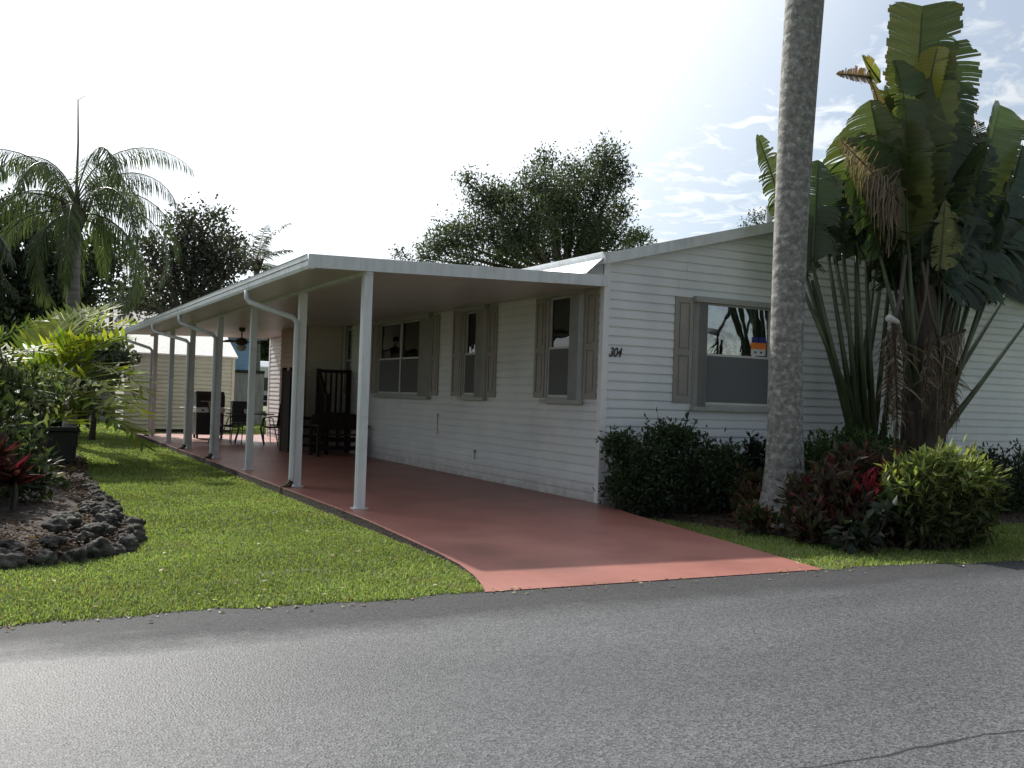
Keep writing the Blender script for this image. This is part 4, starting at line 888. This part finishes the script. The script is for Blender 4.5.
L_(rvn, B_, (905, 250), (862, 140), .85, -.1, -.2, base=G1, tear=.3, droop=.3, blunt=.2)
L_(rvn, B_, (890, 265), (845, 130), .75, .2, .2, base=(.09, .12, .04), tear=.3, droop=.2, blunt=.15)
L_(rvn, B_, (945, 260), (1000, 105), .85, .1, -.1, base=(.06, .09, .045), tear=.08, droop=.12, blunt=.12)
L_(rvn, B_, (950, 280), (985, 150), .9, .3, .3, base=G3, tear=.4, droop=.3, blunt=.3)
L_(rvn, B_, (975, 285), (1022, 145), 1.0, -.1, -.2, base=GB, tear=.3, droop=.4, blunt=.25)
L_(rvn, B_, (992, 285), (1050, 150), 1.1, .0, -.1, base=GB, tear=.25, droop=.45, blunt=.25)
L_(rvn, B_, (1010, 288), (1085, 180), 1.1, .2, .1, base=G3, tear=.3, droop=.5, blunt=.3)
L_(rvn, B_, (1024, 325), (1110, 215), 1.0, .1, 0, base=G3, tear=.3, droop=.5, blunt=.3)
L_(rvn, B_, (960, 290), (990, 200), 1.15, .35, .3, base=G3, tear=.35, droop=.6, blunt=.3)
L_(rvn, B_, (935, 290), (960, 190), 1.0, .4, .45, base=G3, tear=.5, droop=.5, blunt=.4)
L_(rvn, B_, (925, 275), (915, 180), 1.0, .45, .45, base=G3, tear=.4, droop=.4, blunt=.4)
L_(rvn, B_, (940, 270), (945, 200), .55, -.3, -.4, base=(.13, .14, .03), tear=.4, droop=.4, blunt=.4, pet=False)
for px in (958, 964, 970):
    a = at(px, 285, ty + .2); mb = MB(); mb.tube([at(925 + (px - 925) * .3, 440, ty), a], [.035, .025], 7); mb.build('stalk', 'petiole', rvn, True)
L_(rvn, B_, (915, 235), (895, 60), .7, -.05, -.05, base=(.09, .12, .04), tear=.3, droop=.2, blunt=.15, pet=False)
L_(rvn, B_, (930, 240), (975, 120), .8, -.05, .0, base=G1, tear=.8, droop=.2, blunt=.4)
L_(rvn, B_, (955, 285), (1015, 200), 1.2, -.1, -.2, base=GB, tear=.4, droop=.5, blunt=.3)
L_(rvn, B_, (985, 290), (1040, 225), 1.1, -.2, -.3, base=G3, tear=.3, droop=.5, blunt=.3)
L_(rvn, B_, (945, 290), (975, 215), 1.1, -.2, -.2, base=G3, tear=.5, droop=.5, blunt=.4)
L_(rvn, B_, (912, 290), (905, 200), .9, .1, .1, base=G3, tear=.5, droop=.5, blunt=.4)
L_(rvn, B_, (920, 285), (935, 180), .9, .1, .1, base=G3, tear=.5, droop=.5, blunt=.4)
L_(rvn, B_, (872, 78), (836, 74), .20, -.15, -.2, base=(.12, .065, .03), tear=.6, droop=.2, pet=False)
L_(rvn, B_, (880, 82), (862, 55), .22, -.12, -.2, base=(.16, .15, .03), tear=.1, droop=.2, pet=False)
L_(rvn, B_, (905, 190), (885, 85), .6, .15, .15, base=G1, tear=.5, droop=.3, blunt=.2, pet=False)
L_(rvn, B_, (928, 200), (958, 75), .55, .2, .2, base=G3, tear=.6, droop=.1, blunt=.2, pet=False)
L_(rvn, B_, (880, 255), (850, 165), .8, -.15, -.2, base=G1, tear=.4, droop=.5, blunt=.2)
L_(rvn, B_, (965, 270), (1010, 120), .8, .2, .1, base=GB, tear=.35, droop=.3, blunt=.2)
for i in range(12):
    px = 875 + i * 12 + random.uniform(-6, 6)
    L_(rvn, (922, 440), (905 + i * 3.5, 285), (px, random.uniform(150, 215)), random.uniform(.5, .85), random.uniform(-.2, .4), random.uniform(-.3, .5), base=random.choice([G1, G3, GB]), tear=random.uniform(.4, .9), droop=random.uniform(.3, .7), blunt=.35, pet=i % 2 == 0)
# dry leaves
L_(rvn, B_, (902, 205), (840, 140), .8, -.35, -.45, base=(.21, .15, .115), tear=1, droop=1.0, blunt=.7, m='dry', alt=(.30, .24, .19), palt=.4, fray=.5, n=84, pet=False, label='dry pink-brown frayed leaf hanging at the left')
for (a, t, w_, yy) in (((893, 322), (897, 435), .75, -.45), ((888, 330), (886, 425), .5, -.35), ((938, 335), (946, 428), .75, -.45), ((930, 332), (922, 415), .45, -.5), ((945, 345), (958, 420), .5, -.3), ((965, 330), (930, 345), .5, -.2)):
    L_(rvn, B_, a, t, w_, yy, yy, base=(.13, .095, .065), tear=1, droop=1.3, blunt=.6, m='dry', alt=(.24, .20, .155), palt=.35, fray=.7, n=50, pet=False, petm='boot', label='dry brown shredded leaf hanging in front of the base')
mb = MB(); mb.tube([at(905, 255, ty - .3), at(900, 300, ty - .4), at(893, 324, ty - .45)], [.03, .025, .03], 6); mb.tube([at(928, 260, ty - .3), at(925, 300, ty - .4), at(915, 345, ty - .42)], [.02, .02, .018], 6); mb.tube([at(922, 262, ty - .3), at(930, 310, ty - .42), at(938, 336, ty - .45)], [.025, .022, .03], 6); mb.build('dead_stalk', 'dry' if False else 'oak', rvn, True)
c = at(893, 320, ty - .5); mb = MB(); mb.tube([c + Vector((-.08, 0, .02)), c + Vector((.1, .02, -.02))], [.05, .035], 8, True); mb.build('cut_stub', 'stone_pale', rvn, True, label='pale cut leaf stub')

ty2 = -.85
rv2 = thing('travellers_palm', 'lower travellers palm fanning left behind the grey trunk', 'palm', (3.1, ty2, -.1))
pal_y[rv2.name] = ty2
c0 = at(866, 462, ty2); c1 = at(866, 445, ty2); mb = MB(); mb.tube([(c0.x, ty2, -.15), c0, c1], [.34, .36, .30], 12); mb.build('trunk', 'boot', rv2, True)
B2 = (864, 440)
L_(rv2, B2, (800, 282), (757, 134), .45, .1, .1, base=(.07, .09, .04), tear=.6, droop=.35, blunt=.3, side=.06)
L_(rv2, B2, (812, 262), (818, 160), .75, .0, -.1, base=(.038, .062, .03), tear=.35, droop=.4, blunt=.3)
L_(rv2, B2, (828, 255), (838, 165), .75, .1, .1, base=(.035, .06, .028), tear=.4, droop=.4, blunt=.3)
L_(rv2, B2, (843, 250), (850, 180), .9, -.1, -.2, base=(.032, .058, .03), tear=.5, droop=.5, blunt=.3)
L_(rv2, B2, (856, 252), (868, 190), .9, -.2, -.3, base=(.035, .058, .03), tear=.6, droop=.6, blunt=.3)
L_(rv2, B2, (866, 256), (885, 195), .9, .0, 0, base=G3, tear=.6, droop=.6, blunt=.3)
L_(rv2, B2, (876, 260), (900, 205), .8, .1, .2, base=G3, tear=.5, droop=.5, blunt=.3)
L_(rv2, B2, (806, 275), (798, 205), .6, .15, .2, base=G3, tear=.5, droop=.6, blunt=.3)
L_(rv2, B2, (883, 270), (890, 215), .8, .2, .2, base=G3, tear=.5, droop=.5, blunt=.3)
L_(rv2, B2, (836, 262), (828, 200), .8, .2, .3, base=G3, tear=.5, droop=.6, blunt=.3)
for (a, b_) in (((858, 440), (856, 262)), ((874, 442), (890, 275)), ((882, 442), (903, 280)), ((852, 440), (812, 280))):
    mb = MB(); mb.tube([at(*a, ty2 + random.uniform(-.05, .15)), at(*b_, ty2 + random.uniform(-.1, .2))], [.042, .024], 7); mb.build('stalk', 'petiole', rv2, True)

# ------------------------------------------------------------------ shrubs
def shrub(name, label, blobs, cat='shrub', per=60, **k):
    bx = sum(b[0] for b in blobs) / len(blobs); by = sum(b[1] for b in blobs) / len(blobs)
    t = thing(name, label, cat, (bx, by, -.1)); mb = MB()
    for b in blobs:
        for _ in range(5):
            mb.tube([(b[0] + random.uniform(-.1, .1), b[1] + random.uniform(-.1, .1), -.12), (b[0] + random.uniform(-.2, .2) * b[3] * 2, b[1], b[2] * .6), (b[0] + random.uniform(-.8, .8) * b[3], b[1] + random.uniform(-.8, .8) * b[4], b[2] + random.uniform(-.3, .8) * b[5])], [.014, .010, .004], 5)
    big_ = [b for b in blobs if b[3] > .2]
    G = Geo(); sb = mb
    for b in big_:                                   # uneven shoots standing out of the mass
        for _ in range(3):
            d = Vector((random.uniform(-1, 1), random.uniform(-1, .4), random.uniform(.2, 1.1))).normalized(); p0 = Vector((b[0] + d.x * b[3] * .8, b[1] + d.y * b[4] * .8, b[2] + d.z * b[5] * .8))
            ln = random.uniform(.12, .30); e_ = p0 + d * ln * .5 + Vector((0, 0, ln * .7)); sb.tube([p0, p0.lerp(e_, .5) + d * .02, e_], [.006, .005, .002], 4)
            n = 14; tt = RNG.uniform(.2, 1, n)[:, None]; P = np.array(p0) * (1 - tt) + np.array(e_) * tt; D = unit(RNG.normal(size=(n, 3)) + np.array([0, 0, .8])); Ln = RNG.uniform(*k['size'], n)
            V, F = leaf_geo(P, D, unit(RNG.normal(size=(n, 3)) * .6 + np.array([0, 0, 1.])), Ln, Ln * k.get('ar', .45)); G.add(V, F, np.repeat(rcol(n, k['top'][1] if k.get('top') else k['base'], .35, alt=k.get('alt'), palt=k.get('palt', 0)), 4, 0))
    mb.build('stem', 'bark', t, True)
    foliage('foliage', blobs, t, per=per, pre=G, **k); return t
def bl(px, py, Y, r_, ry=None, rz=None):
    c = at(px, py, Y); return (c.x, c.y, c.z, r_, ry or r_, rz or r_)
shrub('clipped_hedge', 'dark green clipped hedge under the front window', [bl(634, 470, -.6, .27, .3, .34), bl(658, 466, -.6, .32, .3, .38), bl(685, 465, -.6, .32, .3, .38), bl(708, 468, -.6, .28, .3, .34), bl(628, 490, -.6, .24, .3, .24), bl(655, 492, -.6, .32, .32, .24), bl(690, 492, -.6, .32, .32, .24), bl(715, 490, -.55, .26, .3, .28), bl(728, 468, -.5, .14, .16, .22), bl(620, 447, -.5, .12, .12, .08), bl(672, 438, -.6, .3, .2, .08)],
      per=150, clump=.13, lc=8, size=(.05, .09), base=(.055, .082, .042), shell=.35, up=.5)
shrub('leggy_shrub', 'thin dark sprigs growing between the hedge and the palm trunk', [bl(748, 470, -.5, .15, .15, .25), bl(755, 450, -.5, .10, .1, .12), bl(760, 468, -.5, .10, .1, .05)], per=40, clump=.12, lc=8, size=(.06, .10), base=(.025, .04, .025), up=.2)
shrub('green_shrub', 'mid green leafy shrub between the grey trunk and the travellers palms', [bl(825, 465, -1.5, .38, .3, .32), bl(855, 460, -1.5, .36, .3, .30), bl(880, 462, -1.3, .3, .3, .28), bl(815, 485, -1.5, .3, .3, .3), bl(850, 485, -1.6, .4, .3, .3)], per=150, clump=.14, lc=9, size=(.07, .11), base=(.05, .085, .03), up=.5)
shrub('croton_bush', 'low croton with dull red and green leaves at the foot of the trunk', [bl(754, 488, -1.2, .15, .2, .16), bl(748, 505, -1.4, .12, .15, .12), bl(757, 520, -2.35, .14, .1, .07), bl(800, 520, -2.5, .16, .12, .12)], per=34, clump=.12, lc=8, size=(.09, .14), base=(.10, .055, .035), alt=(.04, .06, .025), palt=.4, up=.7, m='leaf')
shrub('croton_bush', 'large croton bush with purple and crimson leaves beside the trunk', [bl(824, 508, -2.7, .22, .25, .24), bl(840, 500, -2.9, .32, .3, .32), bl(865, 492, -2.9, .34, .3, .36), bl(885, 490, -2.9, .30, .3, .38), bl(828, 520, -2.9, .24, .2, .16), bl(812, 498, -2.6, .18, .2, .16), bl(815, 528, -3.0, .2, .15, .1), bl(860, 525, -3.2, .36, .25, .22), bl(895, 520, -3.2, .34, .25, .28), bl(845, 478, -2.7, .22, .2, .18)],
      per=70, clump=.15, lc=8, size=(.09, .17), ar=.38, base=(.060, .048, .036), alt=(.13, .028, .034), palt=.13, up=.6)
shrub('red_ti_plant', 'crimson leaved plant glowing in the middle of the croton bush', [bl(868, 490, -3.25, .14, .1, .10), bl(884, 475, -3.1, .13, .1, .06)], cat='plant', per=9, clump=.10, lc=6, size=(.10, .16), ar=.3, base=(.20, .02, .035), up=.7)
shrub('golden_shrub', 'yellow-green bush beside the road with sunlit top and shaded lower leaves painted in', [bl(915, 500, -3.55, .26, .25, .22), bl(945, 500, -3.6, .30, .25, .26), bl(968, 505, -3.5, .20, .22, .24), bl(930, 525, -3.6, .34, .25, .22), bl(958, 526, -3.5, .26, .25, .2), bl(925, 474, -3.6, .24, .22, .13), bl(948, 474, -3.65, .26, .22, .12), bl(968, 482, -3.6, .18, .2, .12), bl(905, 486, -3.5, .14, .18, .12), bl(982, 492, -3.5, .10, .15, .14)],
      per=80, clump=.15, lc=8, size=(.08, .16), ar=.30, base=(.070, .085, .038), alt=(.12, .14, .05), palt=.2, up=.55, top=((5, 6, 7, 8), (.26, .30, .10)))  # leaf colours carry the light: sunlit yellow-green on top, shaded green below
shrub('broadleaf_plant', 'low plant with wide drooping leaves at the front of the croton bush', [bl(872, 537, -3.6, .22, .15, .12), bl(850, 540, -3.6, .14, .12, .1)], cat='plant', per=9, clump=.12, lc=4, size=(.14, .2), ar=.5, base=(.025, .035, .022), up=.3, droop=.4)
shrub('clipped_hedge', 'dark clipped hedge at the right edge against the front wall', [bl(985, 480, -1.3, .4, .4, .45), bl(1015, 482, -1.3, .42, .4, .45), bl(1045, 485, -1.3, .45, .4, .45), bl(1080, 485, -1.3, .45, .4, .45), bl(990, 505, -1.4, .45, .4, .35), bl(1025, 505, -1.4, .45, .4, .35)], per=180, clump=.14, lc=8, size=(.06, .09), base=(.04, .058, .034), up=.5)
o_ = at(892, 481, -2.55); m = MB(); m.lathe((o_.x, o_.y, -.1), [(.09, 0), (.07, .1), (.035, .2), (.035, o_.z - .02 + .0)], 14); m.lathe((o_.x, o_.y, o_.z - .02), [(.04, 0), (.13, .05), (.15, .10), (.12, .17), (.05, .21)], 18); tag(m.build('garden_finial', 'stone_pale', smooth=True), 'pale rounded stone garden ornament showing behind the croton bush', 'ornament')
# left bed planting
shrub('understory_shrub', 'dark leafy undergrowth in the left bed behind the rock border', [(-6.6, 1.2, .35, .35, .4, .35), (-7.2, .8, .45, .4, .4, .4), (-6.9, 2.2, .7, .5, .5, .5), (-6.7, 4.2, .6, .4, .5, .5)], per=60, clump=.2, lc=9, size=(.10, .17), base=(.035, .05, .025), up=.4, alt=(.11, .13, .06), palt=.12)
shrub('variegated_shrub', 'grey-green bush below the areca fronds at the left', [(-6.9, 3.6, 1.1, .45, .5, .35), (-6.5, 4.0, 1.15, .35, .5, .28), (-6.2, 4.8, 1.2, .25, .4, .2)], per=45, clump=.2, lc=9, size=(.10, .18), ar=.35, base=(.09, .115, .06), up=.4, alt=(.2, .22, .13), palt=.15)
tp_ = thing('ti_plant', 'crimson ti plant with bare canes at the left edge', 'plant', (-6.7, .3, -.1))
mb = MB(); tops = []
for i in range(7):
    x, y = -6.78 + random.uniform(-.15, .18), .3 + random.uniform(-.25, .3); h = random.uniform(.3, .55); mb.tube([(x, y, -.12), (x + .02, y, h * .5), (x + random.uniform(-.05, .05), y, h)], [.02, .017, .014], 7); tops.append((x, y, h))
mb.build('cane', 'bark', tp_, True)
G = Geo()
for (x, y, h) in tops:
    n = 16; a = RNG.uniform(0, 6.28, n); e = RNG.uniform(.1, 1.3, n); D = np.stack([np.cos(a) * np.cos(e), np.sin(a) * np.cos(e), np.sin(e)], 1); V, F = leaf_geo(np.tile([x, y, h - .05], (n, 1)) + RNG.normal(size=(n, 3)) * .02, D, unit(np.cross(np.cross(D, [0, 0, 1.]), D) + 1e-6), RNG.uniform(.22, .36, n), RNG.uniform(.06, .09, n), bend=.15)
    G.add(V, F, np.repeat(rcol(n, (.05, .018, .022), .4, alt=(.10, .012, .03), palt=.15), 4, 0))
G.build('foliage', 'leaf', tp_)
pt = thing('nursery_pot', 'black square planter standing in the left bed under the golden palm', 'planter', (-5.87, 7.4, -.1))
m = MB(); m.prism([(-6.15, -.1), (-5.62, -.1), (-5.58, .5), (-6.18, .5)], 7.1, 7.65); m.build('body', 'pot', pt, bevel=.02)
m = MB(); m.box(-6.2, -5.56, 7.06, 7.69, .5, .56); m.build('rim', 'pot', pt, bevel=.01)

# rocks
def rock(x, y, z, s):
    import bmesh
    me = bpy.data.meshes.new('rock'); bm = bmesh.new(); bmesh.ops.create_icosphere(bm, subdivisions=4, radius=1)
    off = Vector((random.uniform(0, 90), random.uniform(0, 90), random.uniform(0, 90)))
    for v in bm.verts:
        p = v.co.copy(); q = p + off; k = 1 + .55 * noise.noise(q * 1.1) + .30 * noise.noise(q * 2.6) - .20 * abs(noise.noise(q * 6)) + .10 * noise.noise(q * 13)
        v.co = Vector((p.x * s[0], p.y * s[1], p.z * s[2])) * k
    bm.to_mesh(me); bm.free(); me.materials.append(MT['rock'])
    for p in me.polygons: p.use_smooth = True
    o = bpy.data.objects.new('rock', me); COL.objects.link(o); o.location = (x, y, z); o.rotation_euler = (0, 0, random.uniform(0, 6))
    return tag(o, 'rough dark coral rock in the border edging the left garden bed', 'rock', 'rocks edging the left bed')
path = [(-7.9, -2.42), (-6.6, -2.3), (-6.1, -2.15), (-5.78, -1.7), (-5.66, -1.0), (-5.72, .2), (-5.72, 1.6), (-5.7, 3.2), (-5.66, 4.8)]
for (p, q) in zip(path[:-1], path[1:]):
    d = math.hypot(q[0] - p[0], q[1] - p[1]); n = max(1, int(d / .18))
    for i in range(n):
        t = (i + .5) / n; s = random.uniform(.07, .125); x = p[0] + (q[0] - p[0]) * t + random.uniform(-.04, .04); y = p[1] + (q[1] - p[1]) * t + random.uniform(-.05, .05)
        rock(x, y, GZ + s * .38, (s * random.uniform(.9, 1.25), s, s * random.uniform(.7, 1.0)))
        if y < .5 and random.random() < .75: s2 = random.uniform(.06, .10); rock(x - random.uniform(.12, .24), y + random.uniform(.15, .3), GZ + .05 + s2 * 1.0, (s2 * 1.1, s2, s2 * .75))
        if y < -1.2 and random.random() < .7: s2 = random.uniform(.06, .10); rock(x - random.uniform(.25, .5), y + random.uniform(.35, .6), GZ + .16 + s2 * .5, (s2 * 1.1, s2, s2 * .7))

# ------------------------------------------------------------------ grass and litter
def inpoly(x, y, poly):
    c = np.zeros(len(x), bool); n = len(poly)
    for i in range(n):
        x1, y1 = poly[i]; x2, y2 = poly[(i + 1) % n]; k = ((y1 > y) != (y2 > y)) & (x < (x2 - x1) * (y - y1) / (y2 - y1 + 1e-12) + x1); c ^= k
    return c
def nz2d(x, y):
    return (np.sin(x * 1.7 + 1.3 * np.sin(y * 1.1)) + np.sin(y * 2.3 + 1.7 * np.sin(x * .9 + 2)) + .6 * np.sin(x * 5.1 + y * 3.3) + .6 * np.sin(y * 6.3 - x * 4.1)) / 3.2
def blades(x, y, h, wd, base):
    n = len(x); a = RNG.uniform(0, 6.28, n); z = np.full(n, GZ); P = np.stack([x, y, z], 1); lean = RNG.uniform(.1, .9, n)[:, None]
    d = np.stack([np.cos(a), np.sin(a), np.zeros(n)], 1); s = np.stack([-np.sin(a), np.cos(a), np.zeros(n)], 1) * wd[:, None] * .5
    H = h[:, None]; m1 = P + d * H * lean * .35 + np.array([0, 0, 1]) * H * .62; tip = P + d * H * lean * 1.0 + np.array([0, 0, 1]) * H * (1 - .35 * lean)
    V = np.stack([P - s, P + s, m1 + s * .9, m1 - s * .9, tip], 1).reshape(-1, 3); i = np.arange(n)[:, None] * 5
    F = np.concatenate([i + np.array([0, 1, 2]), i + np.array([0, 2, 3]), i + np.array([3, 2, 4])], 0)
    t = nz2d(x, y)[:, None]
    c = np.array(base)[None] * (1 + .30 * RNG.uniform(-1, 1, (n, 1))) * (1 + .25 * t) ; dry = (RNG.random(n) < .07 + .12 * (nz2d(x * 1.3 + 5, y * 1.3) > .45)); c[dry] = np.array([.24, .19, .09]) * RNG.uniform(.6, 1.2, (dry.sum(), 1))
    return V, F, np.repeat(np.clip(c, 0, 1), 5, 0)
G = Geo()
def scatter(n, x0, x1, y0, y1, h, wd, base=(.195, .25, .085), mask=None):
    x = RNG.uniform(x0, x1, n); y = RNG.uniform(y0, y1, n)
    ed = np.array([road_edge(v) for v in x]); k = (y > ed - .035) & ~inpoly(x, y, [(a - .0, b_) for a, b_ in BED]) & ~inpoly(x, y, BED2)
    lx = np.where(y > -2.8, -3.41, -3.41 - .24 * (np.clip(-2.8 - y, 0, 2) / 1.4) ** 2.2); rx = np.where(y > 0, 20, -.12 - .26 * (np.clip(-.4 - y, 0, 5) / 3.9) ** .9)
    rx = np.where(y > 17.3, 2.2, rx); k &= ~((x > lx) & (x < rx) & (y < 18.25))
    k &= RNG.random(n) > .72 * np.exp(-(((x + 4.85) / .75) ** 2 + ((y + 3.15 - .15 * np.sin(x * 5)) / .14) ** 2) * .8)
    x = x[k]; y = y[k]; t = 1 + .25 * nz2d(x * 2, y * 2)
    V, F, C = blades(x, y, RNG.uniform(h * .55, h * 1.25, len(x)) * t, RNG.uniform(wd * .7, wd * 1.2, len(x)), base); G.add(V, F, C)
scatter(100000, -8.2, -3.3, -4.3, -1.0, .034, .0085)
scatter(85000, -8.0, -3.3, -1.0, 4.5, .038, .012)
scatter(60000, -7.5, -3.3, 4.5, 19.0, .055, .024)
scatter(30000, -7.5, 4, 18, 34.0, .07, .06)
scatter(38000, -.6, 3.6, -4.7, -.3, .036, .0095)
scatter(26000, 3.0, 12.0, -5.2, -2.2, .05, .014)
mc = Geo()
for poly, x0, x1, y0, y1, n in ((BED, -7.6, -5.3, -2.5, 9, 30000), (BED2, 0, 6, -3.8, 0, 9000)):
    x = RNG.uniform(x0, x1, n); y = RNG.uniform(y0, y1, n); k = inpoly(x, y, poly); x = x[k]; y = y[k]; n = len(x)
    cx_, cy_ = np.mean([p[0] for p in poly]), np.mean([p[1] for p in poly]); a = RNG.uniform(0, 6.28, n)
    ztop = GZ + (.075 if poly is BED else .03)
    V, F = leaf_geo(np.stack([x, y, ztop + RNG.uniform(-.02, .05, n)], 1), np.stack([np.cos(a), np.sin(a), RNG.uniform(-.4, .4, n)], 1), unit(RNG.normal(size=(n, 3)) * .5 + np.array([0, 0, 1.])), RNG.uniform(.03, .09, n), RNG.uniform(.012, .03, n), fold=.1)
    mc.add(V, F, np.repeat(rcol(n, (.055, .032, .022), .5, alt=(.14, .10, .07), palt=.15), 4, 0))
tag(mc.build('mulch', 'dry'), 'brown shredded mulch covering the planting beds', 'mulch', kind='stuff')
lg = G.build('lawn_grass', 'grass'); tag(lg, 'short green St Augustine style grass covering the lawn'.replace('St Augustine style ', 'coarse bladed '), 'grass', kind='stuff')
lt = Geo(); n = 520; x = RNG.uniform(-8, 6, n); ed = np.array([road_edge(v) for v in x]); y = ed - np.abs(RNG.normal(size=n)) * .10 + .02
onl = RNG.random(n) < .25; y[onl] = RNG.uniform(-4.2, 2, onl.sum()); x[onl] = RNG.uniform(-7.5, -3.6, onl.sum())
a = RNG.uniform(0, 6.28, n); Ln = RNG.uniform(.012, .045, n); z = np.where(onl, GZ + .035, GZ + .010)
kk = ~inpoly(x, y, BED); V, F = leaf_geo(np.stack([x, y, z], 1)[kk], np.stack([np.cos(a), np.sin(a), RNG.uniform(-.1, .2, n)], 1)[kk], np.tile([0, .1, 1.], (kk.sum(), 1)), Ln[kk], Ln[kk] * .6)
lt.add(V, F, np.repeat(rcol(kk.sum(), (.22, .17, .10), .5, alt=(.5, .48, .42), palt=.3), 4, 0)); tag(lt.build('leaf_litter', 'dry'), 'dry bits and clippings scattered along the road edge and lawn', 'litter', kind='stuff')
# fallen leaves
lv = [(-5.9, -3.9), (-5.1, -3.6), (-6.4, -3.2), (-4.6, -4.0), (-4.3, -2.7), (-5.5, -4.12), (-6.2, -4.1), (-4.9, -1.9), (-4.2, -3.6), (-5.2, -.8), (-4.5, .6), (-6.6, -3.8), (-5.7, -3.0), (-4.0, -4.1), (-4.8, -4.18), (-5.4, -2.4), (-.55, -4.12), (-6.05, -2.9), (-4.6, 2.2), (-4.1, -1.2)]
for i, (x, y) in enumerate(lv):
    n = 1; a = random.uniform(0, 6.28); G = Geo(); z = GZ + (.045 if y > -4.25 else .012)
    V, F = leaf_geo(np.array([[x, y, z]]), np.array([[math.cos(a), math.sin(a), .12]]), np.array([[0, .1, 1.]]), np.array([random.uniform(.04, .07)]), np.array([random.uniform(.02, .035)]), fold=.2)
    G.add(V, F, np.repeat(rcol(1, random.choice([(.45, .40, .30), (.30, .22, .12), (.55, .52, .45)]), .1), 4, 0))
    tag(G.build('fallen_leaf', 'dry'), 'small dry fallen leaf lying on the lawn or road', 'leaf', 'dry fallen leaves')

# sticker on the front window
sk = thing('window_sticker', 'small orange, blue and white sticker on the upper pane of the front window', 'sticker', (2.58, .02, 2.0))
def fl_(u0, u1, z0, z1, d, name, c, par=None, pts=None):
    m = MB(wallF); m.box(u0, u1, d, d + .0012, z0, z1); return m.build(name, mat(name + '_ink', c, rough=.5), par or sk)
wb = fl_(2.44, 2.70, 1.995, 2.085, -.0215, 'white_band', (.62, .62, .60))
fl_(2.43, 2.71, 2.086, 2.175, -.0215, 'orange_band', (.80, .22, .03))
fl_(2.45, 2.56, 2.176, 2.25, -.0215, 'blue_patch', (.02, .03, .20)); fl_(2.58, 2.70, 2.176, 2.25, -.0215, 'blue_patch', (.02, .03, .20))
for u in (2.50, 2.60):
    fl_(u, u + .035, 2.03, 2.055, -.0198, 'dark_dot', (.03, .03, .03))

# ------------------------------------------------------------------ across the street (seen in the window glass)
ac = thing('opposite_house', 'white house across the street behind the photographer', 'house', (4, -26, 0))
m = MB(); m.box(-2, 12, -34, -25, -.1, 2.9); m.build('wall', 'siding', ac)
m = MB(); m.prism([(-2.6, 2.85), (5, 4.6), (12.6, 2.85), (12.6, 2.75), (-2.6, 2.75)], -34.4, -24.4); m.build('roof', 'whiteroof', ac)
for k in range(3):
    m = MB(); m.box(0 + k * 4, 1.6 + k * 4, -24.99, -24.95, 1, 2.4); m.build('window', 'darkglass', ac)
pinnate_palm('street_palm', 'palm across the street behind the photographer', (8.5, -20, -.1), (8.6, -20, 5.0), 14, 2.4, .6, .04, (.045, .065, .03), el=(-.1, 1.1), tr=.16, nl=40)
